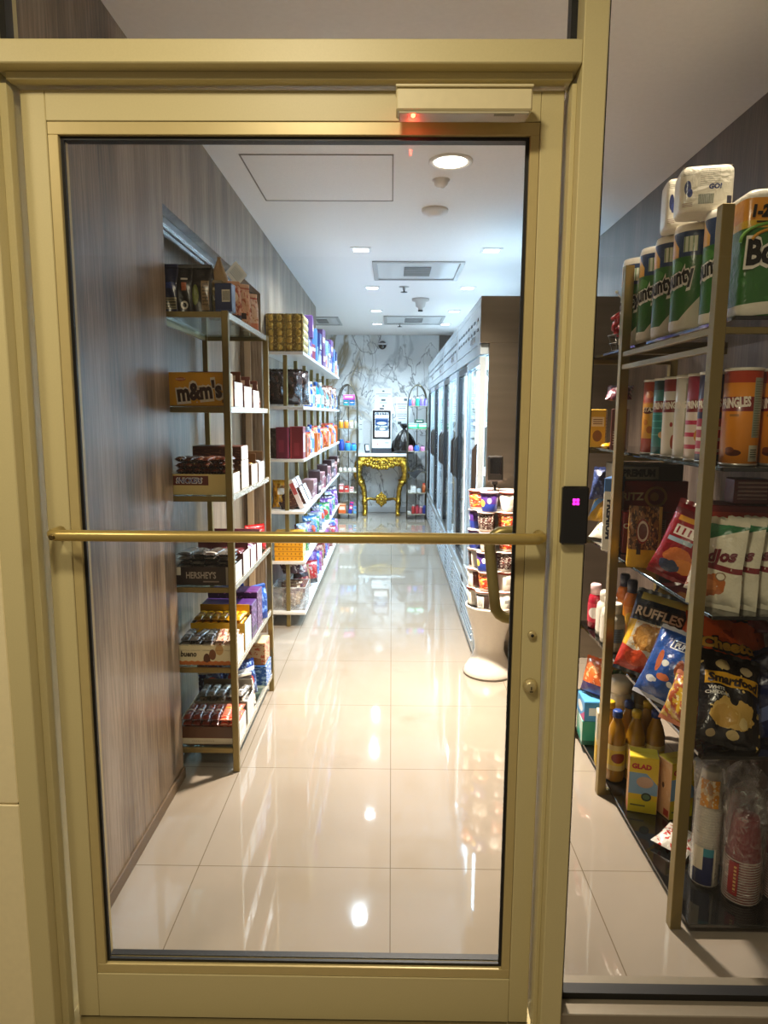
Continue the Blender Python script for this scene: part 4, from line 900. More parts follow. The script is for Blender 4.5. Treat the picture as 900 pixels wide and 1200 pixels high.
cx,w_=row(249,263,2.72,1.9); L1('po5',pouch_maker('kraft_bag',.085,.075,.235,'a88a5e',[('r',.1,.9,.52,.57,'7a5c3a'),('s','v',20,.3,.15,.8,.25,.45,'6f5434')],(),(),top='none',seed=6,rough=.7,gable=.93),'tall kraft paper bag with pointed folded top, niche rack top shelf','bag',cx,2.74,1.77,.05)
t=thing('price_card','white price card clipped up at an angle on the rack top shelf','card',(X_at(277,2.86,1.97),2.86,1.7712),(0,.0,.75))
b=MB(); M_=Matrix.Translation((0,0,.197))@Matrix.Rotation(.75,4,'Y'); b.box(-.036,.036,-.001,.001,-.036,.036,bev=.0005,M=M_); cd=b.build('card',art('e8f0f2',[('s','v',9,.4,.15,.85,.2,.8,'8aa0a8')],.4),t)
MB().lathe([(.016,0),(.016,.004),(.0022,.006),(.0022,.165),(.0001,.166)],12).build('stand',CHROME,t)
cx=-.637; L1('po6',pouch_maker('snack_pouch',.07,.055,.145,'dba98a',[('n',7,.52,'b35a3c'),('r',.0,1,.0,.12,'2b2838'),('e',.5,.6,.3,.15,'efd9c2')],(),(),seed=8),'peach coloured snack pouch with brown print behind the dark blue box','bag',cx,2.76,1.77,.5)
L1('po7',pouch_maker('snack_pouch',.07,.05,.165,'e0b08e',[('r',0,1,.9,1,'b23a2e'),('n',9,.58,'c0674a'),('r',.3,.7,.15,.3,'3a2a2a')],(),(),seed=9),'peach snack pouch with red top band, farther along the rack top shelf','bag',-.635,2.93,1.77,.6)
L1('po8',pouch_maker('snack_pouch',.07,.05,.155,'e6c6ae',[('r',0,1,.88,1,'c04a3a'),('n',8,.6,'b36a4a'),('r',0,1,0,.2,'d88a6a')],(),(),seed=10),'pale pink pouch with red band at the far end of the rack top shelf','bag',-.635,3.10,1.77,.7)
# second shelf: candy boxes, white ends to the aisle
WS=('e9eef0',[('r',.3,.7,.35,.6,'cfd8dc')])
L1('mm',box_maker('candy_box',.222,.085,.122,('e5a81c',[('e',.22,.80,.085,.055,'b8531c'),('r',0,1,0,.03,'b98212'),('r',.90,.97,.10,.2,'8a5a1a')]),('e5a81c',[('r',.1,.9,0,1,'eed9a0')]),('c98f16',()),
  tf=(('PEANUT',-.062,.098,.0065,2,.02),("m&m's",.006,.056,.066,0,.10,0,.10,.176),("m&m's",.006,.056,.058,1,.05,0,.10,.166)),inks=('f3ead2','3a1d12','f3dcb0'),flap='d79b18'),'yellow peanut candy box at the near end of the rack second shelf','candy box',-.7135,2.565,1.43)
for k,(y,d_,h_,c,l) in enumerate([(2.695,.145,.095,'4a2018','first white ended box'),(2.87,.15,.085,'5c1f22','second white ended box'),(3.04,.13,.075,'2c2a30','third white ended box')]):
    L1(f'wb{k}',tray_maker('candy_tray',.225,d_,h_,('6a3424',[('r',.1,.9,.3,.7,'e8dcc8')]),WS,'8a6a50'),f'{l} behind the yellow candy box, rack second shelf','candy tray',-.7135,y,1.43)
    for j in range(6):
        L1('b'+c,bar_maker('chocolate_bar',d_-.03,.033,.022,c,[('r',0,1,.3,.7,'c9a24a' if k==0 else 'a8323a' if k==1 else 'b0b4ba')],seed=k),f'{["brown","maroon","black"][k]} candy bar, {ORD[j]} from the wall, {l}, second shelf','candy bar',-.81+j*.0365,y-.002,1.43+h_-.018,0,'bars in the white ended boxes')
L1('bt1',pouch_maker('snack_pouch',.06,.05,.07,'b9a08c',[('n',8,.5,'6a2c24')],seed=12),'small brown pouch at the far end of the rack second shelf','bag',-.65,3.20,1.43,.8)
# third shelf
SN=('c9b274',[('r',.03,.62,.46,.92,'5a1f16'),('d',1,.4,1.9,'b79d5e')])
L1('sn',tray_maker('candy_tray',.225,.15,.078,SN,WS,'7a5a3a',tf=(('SNICKERS',-.045,.054,.020,0,.05,.12,0,.10),('SNICKERS',-.045,.054,.018,1,.02,.12,0,.094)),inks=('f0ece0','1d2f7a','7a2a1c'),lift=.055),'tan candy tray with dark brown logo at the near end of the third shelf','candy tray',-.7135,2.605,1.10)
LAYN={2:['lower','upper'],3:['lower','middle','upper'],4:['lowest','lower middle','upper middle','topmost']}
def heap(prefix,mk_keys,x0,x1,y,z,n,layers,group,lab,cat,L_,jit=.12,th=.02):
    c=0
    for l in range(layers):
        for j in range(n):
            k=mk_keys[(j+l)%len(mk_keys)] if isinstance(mk_keys,list) else mk_keys
            x=x0+(x1-x0)*(j+.5)/n
            L1(k[0],k[1],f'{k[2]}, {ORD[j]} from the wall, {LAYN[layers][l]} row, {lab}',cat,x,y+(.0 if l%2 else -.002),z+l*th,(rnd.uniform(-.04,.04)*(l>0),rnd.uniform(-.05,.05)*(l>0),rnd.uniform(-jit,jit)*(l==layers-1)),group); c+=1
br=[('bn1',bar_maker('chocolate_bar',.125,.030,.019,'4a2014',[('r',.0,1,.2,.8,'5c2a1a'),('n',14,.62,'b98a4a'),('r',0,1,.44,.56,'8a4a2c')],seed=1),'brown candy bar'),('bn2',bar_maker('chocolate_bar',.125,.030,.019,'5a2c1c',[('n',10,.6,'cbb89a'),('r',0,1,.3,.42,'e8e4dc')],seed=2),'brown and silver candy bar')]
heap('sn',br,-.815,-.615,2.605,1.157,6,4,'bars in the tan logo tray','the tan logo tray','candy bar',.13,.20,.0215)
L1('bk1',box_maker('candy_box',.17,.13,.115,('38180f',[('r',.1,.9,.2,.8,'4a2418'),('n',12,.62,'8a6a4a')]),WS,('4a2a1c',())),'dark brown candy box under another, behind the tan logo tray','candy box',-.69,2.80,1.10)
L1('bk2',box_maker('candy_box',.20,.12,.055,('4a2418',[('n',10,.6,'7a4a34'),('r',0,1,.85,1,'5c3020')]),WS,('5a3020',())),'flat brown candy box lying on the dark brown box, third shelf','candy box',-.705,2.80,1.10+.1172)
for k,(y,c) in enumerate([(2.97,'4a2a1c'),(3.13,'2e2a2c')]):
    L1(f'w3{k}',tray_maker('candy_tray',.225,.13,.085,('7a5a3a',()),WS,'8a6a50'),f'{["first","second"][k]} white ended tray past the stacked brown boxes, third shelf','candy tray',-.7135,y,1.10)
    for j in range(5): L1('b3'+c,bar_maker('chocolate_bar',.10,.036,.024,c,[('r',0,1,.35,.65,'c9a24a' if k==0 else 'd8d8dc')],seed=20+k),f'{["brown","dark grey"][k]} candy bar, {ORD[j]} from the wall, {["first","second"][k]} white ended tray, third shelf','candy bar',-.80+j*.044,y-.002,1.10+.066,0,'bars in the third shelf trays')
# fourth shelf
HS=('241613',[('r',0,.10,.55,.98,'cfc8b8'),('r',.48,.75,.17,.24,'8a7a70'),('r',.87,.97,.0,1,'8f8578')])
L1('he',tray_maker('candy_tray',.225,.15,.072,HS,WS,'3a2a22',tf=(("HERSHEY'S",-.012,.040,.025,0,.02,0,0,.115),),inks=('a89c90',),lift=.058),'dark brown candy tray with tall letters at the near end of the fourth shelf','candy tray',-.7135,2.605,.75)
hb=[('hb1',bar_maker('chocolate_bar',.13,.05,.014,'57514c',[('r',.0,1,.30,.36,'d8d4cc'),('r',0,1,.6,.64,'d8d4cc'),('r',.2,.5,0,1,'6a645e')],seed=3),'grey and silver chocolate bar'),('hb2',bar_maker('chocolate_bar',.13,.05,.014,'3a302c',[('r',0,1,.1,.2,'bdb7ae'),('r',.1,.6,.3,.9,'4a403a')],seed=4),'dark grey chocolate bar')]
heap('he',hb,-.818,-.612,2.605,.811,4,4,'bars in the tall letter tray','the tall letter tray','candy bar',.13,.14,.0165)
L1('he2',tray_maker('candy_tray',.225,.13,.09,('4a1a1c',()),WS,'5a2a24'),'maroon candy tray behind the tall letter tray, fourth shelf','candy tray',-.7135,2.77,.75)
mb=[('mb1',bar_maker('chocolate_bar',.105,.034,.02,'5a1420',[('n',12,.6,'d8b8b8'),('r',0,1,.4,.6,'7a2430')],seed=5),'maroon candy bar')]
heap('mb',mb,-.815,-.615,2.77,.78,6,3,'bars in the maroon tray','the maroon tray','candy bar',.1,.12,.0225)
for k,(y,c,n_) in enumerate([(2.91,'d8d4dc','white and violet'),(3.05,'c8ccd8','silver')]):
    L1(f'w4{k}',tray_maker('candy_tray',.225,.11,.08,('8a4a5a',()),WS,'8a6a60'),f'{["first","second"][k]} white ended tray past the maroon tray, fourth shelf','candy tray',-.7135,y,.75)
    for j in range(5): L1('b4'+c,bar_maker('chocolate_bar',.09,.036,.024,c,[('r',0,1,.35,.65,'7a4a8a' if k==0 else '6a3038')],seed=22+k),f'{n_} candy bar, {ORD[j]} from the wall, {["first","second"][k]} white ended tray, fourth shelf','candy bar',-.80+j*.044,y-.002,.75+.062,0,'bars in the fourth shelf trays')
L1('rd1',bag_maker('candy_bag',.11,.10,.05,'c41f24',[('n',7,.55,'8a1018'),('e',.5,.55,.3,.2,'f0e0dc')],(),(),seed=13,parts=False),'bright red candy bag at the far end of the fourth shelf','bag',-.642,3.155,.762,(-.15,0,.6))
L1('rd1',None,'bright red candy bag leaning on another at the far end, fourth shelf','bag',-.655,3.255,.762,(-.15,0,.75))
# fifth shelf
BU=('e6d9b4',[('w',0,.20,.02,60,'d0763c'),('d',1,1.0,1.62,'e6d9b4'),('e',.50,.30,.06,.28,'5a2f20'),('e',.60,.52,.06,.26,'7a4a30'),('e',.72,.76,.07,.26,'c9a066'),('w',0,.16,.03,60,'d0763c')])
L1('bu',tray_maker('candy_tray',.225,.15,.082,BU,WS,'a88a60',tf=(('bueno',-.070,.046,.022,0,.035,.1,0,.062),),inks=('2a1a14',),lift=.05),'cream candy tray with orange scalloped base, near end of the fifth shelf','candy tray',-.7135,2.605,.43)
bb=[('bb1',bar_maker('chocolate_bar',.135,.036,.017,'4e4a48',[('n',12,.58,'a8a4a0'),('r',0,1,.4,.5,'d8d4d0')],seed=6),'grey wrapped bar'),('bb2',bar_maker('chocolate_bar',.135,.036,.017,'8a847e',[('r',0,1,.2,.3,'4a2a2a'),('n',9,.6,'3c3a3a')],seed=7),'silver wrapped bar'),('bb3',bar_maker('chocolate_bar',.135,.036,.017,'d9c0a8',[('n',8,.55,'b05a4a'),('r',0,1,.4,.55,'f0e4d8')],'8a1f1c','bueno',seed=8),'cream and red wrapped bar')]
for l in range(3):
    for j in range(5):
        k=bb[2] if j>2 else bb[(j+l)%2]
        L1(k[0],k[1],f'{k[2]}, {ORD[j]} from the wall, {["lower","middle","upper"][l]} row, the cream tray','candy bar',-.80+j*.044,2.603,.4815+l*.0195,(0,rnd.uniform(-.05,.05)*(l>0),rnd.uniform(-.16,.16)*(l==2)),'bars in the cream tray')
L1('ye',tray_maker('candy_tray',.225,.13,.115,('c8a020',()),('b8d4e4',[('r',.2,.8,.3,.7,'e8f0f4')]),'6a4a20'),'pale blue ended candy tray behind the cream tray, fifth shelf','candy tray',-.7135,2.77,.43)
yb=[('yb1',bar_maker('chocolate_bar',.11,.034,.02,'e0a81c',[('r',0,1,.4,.6,'b8701a'),('n',10,.64,'f4dc8a')],seed=9),'yellow wrapped bar')]
heap('yb',yb,-.815,-.615,2.77,.43+.095,6,2,'yellow bars in the pale blue ended tray','the pale blue ended tray','candy bar',.1,.12,.0225)
L1('pu',box_maker('candy_box',.225,.11,.150,('3a1f5c',[('n',11,.6,'8a5aa8'),('r',.1,.9,.3,.6,'5a2f86')]),('4a2a6c',[('n',9,.58,'b48ad0'),('r',.1,.9,.1,.3,'2a1444')]),('4a2470',[('n',14,.6,'c9a8d8')])),'deep purple candy box behind the yellow bars, fifth shelf','candy box',-.7135,2.905,.43)
L1('pu2',box_maker('candy_box',.225,.11,.175,('4a1f54',[('n',11,.6,'9a5aa0')]),('54265f',[('n',9,.6,'c49ad0')]),('5c2c70',[('n',14,.58,'d4b4de')])),'plum candy box, taller and farther back, fifth shelf','candy box',-.7135,3.03,.43)
L1('bl1',pouch_maker('snack_pouch',.11,.06,.16,'2c5cc0',[('n',8,.55,'8ab4f0'),('r',0,1,0,.2,'1c3c8a')],(),(),seed=14),'bright blue snack pouch at the far end of the fifth shelf','bag',-.645,3.15,.43,.9)
L1('bl1',None,'bright blue snack pouch at the wall side, far end of the fifth shelf','bag',-.76,3.17,.43,.5)
# bottom shelf
L1('bo',tray_maker('candy_tray',.225,.16,.075,('6a3a1c',[('r',0,.93,.04,.36,'c8bda4'),('s','u',30,.3,.2,.6,.16,.24,'8a7a62'),('r',0,1,.40,1,'54301a')]),WS,'5a3a20',lift=.045),'brown candy tray with pale strip label at the near end of the bottom shelf','candy tray',-.7135,2.61,.10)
rb=[('rb1',bar_maker('chocolate_bar',.14,.034,.02,'6a2418',[('n',16,.6,'a85a40'),('r',0,1,.44,.52,'c8b0a0')],seed=10),'rust brown bar'),('rb2',bar_maker('chocolate_bar',.14,.034,.02,'c8341c',[('s','v',12,.4,0,1,0,1,'e8a88a'),('r',0,1,.6,.7,'e0a03a')],seed=11),'bright red bar')]
for l in range(3):
    for j in range(6):
        k=rb[1] if j>3 else rb[0]
        L1(k[0],k[1],f'{k[2]}, {ORD[j]} from the wall, {["lower","middle","upper"][l]} row, the pale strip tray','candy bar',-.805+j*.037,2.608,.147+l*.0228,(0,0,rnd.uniform(-.06,.06)*(l==2)),'bars in the pale strip tray')
L1('gr',tray_maker('candy_tray',.225,.14,.10,('8a8478',()),('d8dcda',()),'6a645c'),'grey candy tray behind the pale strip tray, bottom shelf','candy tray',-.7135,2.785,.10)
gb=[('gb1',bar_maker('chocolate_bar',.115,.036,.02,'8f8a84',[('n',10,.55,'4c4844'),('r',0,1,.3,.4,'e4e0dc')],seed=12),'silver grey bar'),('gb2',bar_maker('chocolate_bar',.115,.036,.02,'a89a86',[('n',8,.55,'5a4c40'),('r',0,1,.6,.75,'ece6da')],seed=13),'tan and silver bar')]
heap('gb',gb,-.815,-.612,2.785,.165,5,3,'bars in the grey tray','the grey tray','candy bar',.1,.12,.023)
L1('wt',pouch_maker('snack_pouch',.10,.05,.14,'e8e2d6',[('n',7,.55,'6a4030'),('r',0,1,.8,1,'2c2420')],(),(),seed=15),'white and brown pouch leaning at the aisle edge of the bottom shelf','bag',-.652,2.90,.10,(-.25,.1,.9))
for k,(x,y) in enumerate([(-.815,2.95),(-.73,3.03),(-.655,2.985)]):
    L1('bs',bag_maker('candy_bag',.115,.15,.05,'1f3c86',[('n',7,.55,'8ab0e0'),('e',.5,.45,.28,.2,'d8503a'),('r',0,1,.75,.85,'e8ecf2')],(),(),seed=16,parts=False),['blue candy bag at the wall, middle of the bottom shelf','blue candy bag in the middle of the bottom shelf','blue candy bag at the aisle edge, middle of the bottom shelf'][k],'bag',x,y,.112,(-.2,0,.35+.25*k))
L1('bg',box_maker('candy_box',.20,.12,.11,('d8b484',[('n',9,.55,'c05a2a'),('r',.1,.9,.0,.3,'a8743c')]),('dcb888',[('n',7,.52,'b8442a'),('r',.1,.6,.1,.18,'2a1c14')]),('e2c498',[('n',10,.55,'c8602a')])),'beige and orange candy box lying on a blue carton, bottom shelf','candy box',-.70,3.19,.10+.1022)
L1('bg2',box_maker('candy_box',.21,.13,.10,('2c62b0',[('n',9,.55,'9cc4ea')]),('3a74c4',[('n',8,.55,'d8e6f4')]),None),'mid blue carton under the beige and orange box, bottom shelf','candy box',-.70,3.19,.10)
# ================================================================== LONG WHITE WALL SHELVES
WZ=[.108,.449,.782,1.12,1.455,1.795]; WY0,WY1=4.345,7.28; WX1=-.558
WSH=mat('e9e6e0',.3,coat=.2)
t=thing('wall_shelving','long white wall shelves on a row of gold uprights along the wood wall','shelving',(0,0,0))
for z in WZ: MB().box(XL+.001,WX1,WY0,WY1,z-.020,z,bev=.002).build('shelf_board',WSH,t)
for k in range(7): y=WY0+.02+k*.475; MB().box(-.690,-.664,y,y+.026,0,1.795-.021,bev=.002).build('upright',GOLD,t)
WN={1.795:'top white shelf',1.455:'second white shelf',1.12:'third white shelf',.782:'fourth white shelf',.449:'fifth white shelf',.108:'bottom white shelf'}
def W(key,mk,label,cat,x,y,z,rot=0,group=None,dz=.0005): return inst(key,mk,label,cat,(x,y,z+dz),rot,group)
def gold_case():
    t=thing('gold_case','x','box'); w,d,h=.116,.12,.232
    b=MB().box(-w/2,w/2,-d/2,d/2,0,h,bev=.003); b.build('body',art('7d6630',[('s','u',3,.18,0,1,0,1,'c8ab5c'),('s','v',9,.12,0,1,0,1,'5c4820'),('n',18,.62,'d8c07a')],.3,metal=.4),t)
    n=0
    for z in range(5):
        for k in range(2):
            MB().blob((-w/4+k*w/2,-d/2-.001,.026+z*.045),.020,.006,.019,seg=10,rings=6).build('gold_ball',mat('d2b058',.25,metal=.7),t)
            MB().blob((w/2+.001,-d/4+k*d/2,.026+z*.045),.006,.020,.019,seg=10,rings=6).build('gold_ball',mat('e0c890',.3,metal=.5),t)  # aisle-side balls made paler: light on that face put into the colour
    return t
for k,(x,l) in enumerate([(-.735,'gold chocolate case by the wall, near end of the top white shelf'),(-.6175,'gold chocolate case at the aisle corner, near end of the top white shelf')]): W('gc',gold_case,l,'box',x,4.42,1.795)
W('gc',None,'gold chocolate case behind the aisle corner case, top white shelf','box',-.6175,4.545,1.795)
# near faces of the lower boards
for k,(x,y,rz) in enumerate([(-.745,4.44,.0),(-.655,4.46,.12),(-.62,4.60,.5)]):
    W('dk',bag_maker('candy_bag',.15,.215,.10,'2c1a16',[('n',6,.6,'6a5048'),('d',1,.5,1.15,'3c2620')],(),(),seed=21+k,rough=.18,parts=False,wr=.006),['dark brown foil bag by the wall, near end of the second white shelf','dark brown foil bag at the corner, near end of the second white shelf','dark brown foil bag turned to the aisle, second white shelf'][k],'bag',x,y,1.455,(-.1,0,rz),dz=.013)
W('sil',bag_maker('candy_bag',.13,.20,.07,'a89a94',[('n',5,.5,'e4dcd8'),('n',8,.62,'5c4a44')],(),(),seed=30,rough=.15,parts=False,wr=.006),'silver foil bag leaning by the aisle edge, second white shelf','bag',-.605,4.80,1.455,(-.15,0,1.0),dz=.013)
W('mr',box_maker('candy_box',.085,.12,.205,('7a1f2c',[('r',.0,.12,0,1,'a8404a'),('r',.3,.7,.1,.5,'8f2c3a')]),('8a2432',[('r',.1,.9,.2,.8,'e4d0cc')]),('8a2834',())),'maroon box at the corner, near end of the third white shelf','box',-.608,4.42,1.12)
W('mr2',box_maker('candy_box',.085,.12,.20,('6a1a34',[('r',.85,1,0,1,'9c3a5a'),('r',.2,.6,.2,.6,'84263f')]),('7a1f3a',()),('7a2838',())),'dark magenta box beside the maroon one, third white shelf','box',-.698,4.42,1.12)
W('br3',pouch_maker('snack_pouch',.07,.06,.19,'4a3a34',[('n',7,.6,'6a5a50')],seed=31),'dull brown pouch by the wall, near end of the third white shelf','bag',-.772,4.43,1.12)
t=W('gf',bag_maker('candy_bag',.10,.17,.08,'c8901c',[('n',7,.55,'8a5a14'),('r',.35,.8,.5,.75,'f2ead4')],(),(),seed=33,rough=.15,parts=False,wr=.006),'golden foil bag by the wall, near end of the fourth white shelf','bag',-.735,4.46,.782,(-.1,0,.1),dz=.010)
for k in range(4):
    W('bk%d'%(k%2),box_maker('candy_box',.034,.14,.20,('8a3a34' if k%2 else 'd8c4bc',[('r',.1,.9,.5,.9,'e6dcd6' if k%2 else 'b04a4a')]),('d9a8a0' if k%2 else 'ece4de',[('n',7,.55,'9a3a44'),('r',.1,.9,.1,.3,'f0e8e2')]),None),f'maroon and white carton, {ORD[k]} of four leaning towards the wall, fourth white shelf','box',(-.585,-.635)[k%2],(4.50,4.50,4.68,4.68)[k],.782,(0,-.42,.0),dz=.0075)
for k in range(6):
    W('yb',box_maker('candy_box',.19,.13,.030,('e8a41c',[('s','u',7,.3,.1,.9,.3,.7,'a86a10'),('r',0,1,.9,1,'b87814')]),('e8c05c',[('r',.1,.9,.2,.8,'f0dca0')]),('e8ac2c',())),f'yellow candy box, {ORD[k]} from the bottom of the stack on the fifth white shelf','box',-.668,4.425,.449+k*.0318,rnd.uniform(-.03,.03),'stacked yellow candy boxes')
# clear bin with snack bags at the near end of the bottom board
t=thing('clear_bin','clear plastic bin full of snack bags, near end of the bottom white shelf','bin',(-.675,4.50,.1085))
b=MB(); w,d,h=.11,.12,.155
for x0,x1,y0,y1 in ((-w,-w+.003,-d,d),(w-.003,w,-d,d),(-w+.003,w-.003,-d,-d+.003),(-w+.003,w-.003,d-.003,d)): b.box(x0,x1,y0,y1,0,h,bev=.001)
b.box(-w+.003,w-.003,-d+.003,d-.003,0,.003); b.build('body',FILM,t)
MB().tube([(-w,-d,h),(w,-d,h),(w,d,h),(-w,d,h)],.003,6,close=True).build('rim',mat('dfe6ea',.2),t)
for k in range(5):
    W('sb%d'%(k%2),bag_maker('snack_bag',.10,.13,.045,'b89a7a' if k%2 else '8a6a5a',[('n',6,.55,'e0d0bc'),('r',0,1,.7,.9,'5a3a4a')],(),(),seed=40+k%2,parts=False),f'tan snack bag, {ORD[k]} from the front in the clear bin, bottom white shelf','bag',-.68+.02*math.sin(k*2),4.43+k*.042,.108+.014,(-.12,0,.1*math.sin(k)),'tan snack bags in the clear bin')
W('dkb',bag_maker('snack_bag',.16,.17,.07,'4a2a34',[('n',6,.55,'b8a090'),('e',.5,.5,.3,.25,'8a6a5c')],(),(),seed=45,parts=False,wr=.006),'dark plum snack bag lying on top of the clear bin','bag',-.66,4.56,.108+.215,(-1.1,0,.5),dz=0)
# fill the rest of every board, front row, from the near end to the far end
def filler(z,y0,y1,kinds,tag_,x=-.612,stack=0,h0=.16):
    y=y0; n=0
    while y<y1:
        kd=kinds[n%len(kinds)]; key,mk,desc,cat,dep,hh=kd
        W(key,mk,f'{desc}, {ORD[n]} along the aisle edge of the {WN[z]}',cat,x+rnd.uniform(-.022,.004),y+dep/2,z,(rnd.uniform(-.22,.02),rnd.uniform(-.08,.08),rnd.uniform(.45,1.1)) if 'bag' in cat else PI/2+rnd.uniform(-.12,.12),'goods along the '+WN[z],dz=.015 if cat=='bag' and key[0]=='g' else .0005).scale=(1,1,1 if stack else rnd.uniform(.82,1.12))
        if stack and n%2==0 and cat=='box':
            W(key,mk,f'{desc} stacked on the {ORD[n]} item along the {WN[z]}',cat,x,y+dep/2,z+hh+.0015,PI/2+rnd.uniform(-.15,.15),'goods along the '+WN[z])
        y+=dep+.012; n+=1
def gb(key,c,ops,desc,w=.13,h=.17,d=.07,txt=None,ink='f4f0ea'): return ('g'+key,bag_maker('snack_bag',w,h,d,c,ops,((txt,0,h*.62,.022,0),) if txt else (),(ink,),seed=hash(key)%50 if 0 else sum(map(ord,key)),parts=False,wr=.005),desc,'bag',.13,h)
def cb(key,c,ops,desc,w=.12,d=.09,h=.12,txt=None,ink='f4f0ea'): return ('c_'+key,box_maker('carton',w,d,h,(c,ops),(c,()),(c,()),tf=((txt,0,h*.6,.02,0),) if txt else (),inks=(ink,)),desc,'box',w,h)
BP=[(.0001,0),(.030,.001),(.034,.008),(.034,.10),(.030,.125),(.014,.15),(.013,.165)]
def bt(key,c,cap,lab,desc): return ('t_'+key,bottle_maker('bottle',BP,c,cap,.016,.022,lab,(.03,.095)),desc,'bottle',.072,.187)
filler(1.795,4.66,7.2,[cb('nv','24346c',[('n',7,.55,'8a9cc4'),('r',0,1,.0,.3,'b8c0d0')],'navy and white carton'),cb('wb','b4bccc',[('n',6,.56,'3a5ab0'),('r',.1,.9,.7,.9,'24346c')],'white carton with blue print'),cb('pl','5a3a6c',[('r',.1,.9,.3,.6,'d8c0a0'),('n',9,.6,'8a6aa0')],'purple carton with tan band',h=.15),cb('md','7a2438',[('r',0,1,.6,.8,'e4d0d0'),('n',7,.6,'3a2a5a')],'maroon carton'),cb('lb','3f6ca8',[('n',6,.55,'a8bcd8')],'light blue carton'),cb('wo','c4bab0',[('e',.5,.5,.3,.25,'d8502c'),('r',0,1,0,.25,'e07a4a')],'white carton with orange disc',h=.14)],'',stack=1)
filler(1.455,4.93,7.2,[bt('b1','1f4490','c4ccd8','8a9cc0','blue bottle with white cap'),bt('b2','b4c0cc','2a509c','4a74b0','white bottle with blue band'),bt('b3','5a8cb4','c8d0d4','a0b8c4','pale blue bottle'),gb('br','6a4434',[('n',6,.55,'b8a08c')],'tan foil bag',w=.11,h=.18),bt('b4','bcb8c0','8a74a0','8c74a4','white bottle with lilac label'),bt('b5','2a8ab8','1f4f90','e0eef4','teal bottle with navy cap')],'',x=-.60)
filler(1.12,4.52,7.2,[cb('oc','c05c14',[('r',.2,.8,.2,.45,'3a1a10'),('r',.2,.8,.6,.85,'3a1a10')],'orange carton with dark squares',h=.15,w=.10),gb('or','b03418',[('n',6,.55,'d0802c')],'red and orange snack bag',w=.12,h=.17),cb('om','b8641c',[('n',8,.55,'c8a070'),('r',0,1,.8,1,'b8301c')],'orange and cream carton',h=.13,w=.10),bt('b6','b8c0cc','1c3480','4a68a8','white bottle with navy cap'),bt('b7','284c98','c0c8d4','98a8c4','cobalt bottle'),bt('b2','dce6ee','3a6ac4','7aa4dc','white bottle with blue band')],'',x=-.602)
filler(.782,4.98,7.2,[cb('pk','a07878',[('n',8,.52,'8a2a3a'),('r',.1,.9,.4,.6,'c8b4b0')],'pink and maroon carton',h=.07,w=.15),cb('p2','94606c',[('s','v',5,.4,0,1,0,1,'5a2a34')],'striped pink carton',h=.085,w=.14),cb('dk','3a2428',[('r',.1,.9,.3,.7,'c8a8a0')],'dark brown carton',h=.09,w=.15),cb('lp','907c90',[('n',7,.55,'6a4a5c')],'lilac carton',h=.08,w=.14)],'',stack=1)
filler(.449,4.52,7.2,[gb('gn','3a8a4a',[('n',6,.55,'a8b8a0'),('e',.5,.5,.3,.2,'c8402c')],'green and white snack bag',h=.14),gb('wh','a8a8b0',[('n',5,.5,'5a6a7a'),('n',9,.64,'c03a3a')],'white and grey snack bag',h=.15),gb('vi','6a3a8a',[('n',6,.56,'a888b0')],'violet snack bag',h=.15),gb('bk','2a2028',[('n',6,.58,'8a6a8a'),('r',0,1,.3,.45,'c84a6a')],'black and pink snack bag',h=.16),gb('cy','3470a4',[('n',6,.57,'b0c0d0'),('e',.5,.4,.25,.2,'e05030')],'sky blue snack bag',h=.15)],'',x=-.606)
filler(.108,4.70,7.2,[gb('mn','7a1c24',[('n',6,.55,'c88a7a'),('r',.0,1,.6,.75,'2a1014')],'dark red snack bag',w=.15,h=.20,d=.09),gb('cr','a48a60',[('n',6,.55,'8a5a3a')],'cream snack bag',w=.14,h=.18),gb('rd','b02428',[('n',6,.58,'c0a098'),('r',0,1,0,.25,'2a2a30')],'red and white snack bag',w=.15,h=.19),gb('pp','6a3c94',[('n',5,.57,'a888b4'),('e',.5,.5,.3,.25,'f0d8a0')],'purple and white snack bag',w=.15,h=.19),gb('bb','3a6ac0',[('n',6,.57,'a8b8cc')],'blue and white snack bag',w=.14,h=.17),gb('pw','a88a9c',[('n',6,.5,'a03a8a')],'pale pink snack bag',w=.14,h=.18)],'',x=-.62)
# ================================================================== RIGHT RACK BEHIND THE SIDE GLASS
RZ=[.03,.52,.90,1.28,1.645]; RA,RB_=.78,1.17
BG=glassmat('black_glass',(.05,.05,.055,1),.06,.05)
BGL=mat('0e0f10',.08,coat=.6)
t=thing('display_rack','tall gold post rack with black shelves seen through the side glass','rack',(0,0,0))
PYS=(1.70,2.37,2.845)
for y in PYS: MB().box(RA,RA+.030,y,y+.030,0,1.905,bev=.0015).build('post',GOLD,t)
for y in (1.70,2.845): MB().box(RB_-.03,RB_,y,y+.03,0,1.905,bev=.0015).build('post',GOLD,t)
for z in RZ:
    MB().box(RA+.042,RB_-.032,1.685,2.875,z-.010,z,bev=.001).build('shelf_board',BGL,t)
    for y in (2.372,2.85):
        MB().box(RA+.030,RB_-.03,y,y+.022,z-.030,z-.0105,bev=.001).build('shelf_rail',GOLD,t)
for zz in (1.605,1.562): MB().box(RA+.004,RA+.022,1.73,2.37,zz,zz+.016,bev=.001).build('shelf_rail',GOLD,t)
MB().box(RA+.030,RB_-.03,1.704,1.722,1.605,1.621,bev=.001).build('shelf_rail',GOLD,t)
RN={1.645:'top',1.28:'second',.90:'third',.52:'fourth',.03:'bottom'}
def R(key,mk,label,cat,x,y,z,rot=0,group=None,dz=.0005): return inst(key,mk,label,cat,(x,y,z+dz),rot,group)
face=lambda x,y:-math.atan2(x,y)      # turn the front (-y) towards the doorway
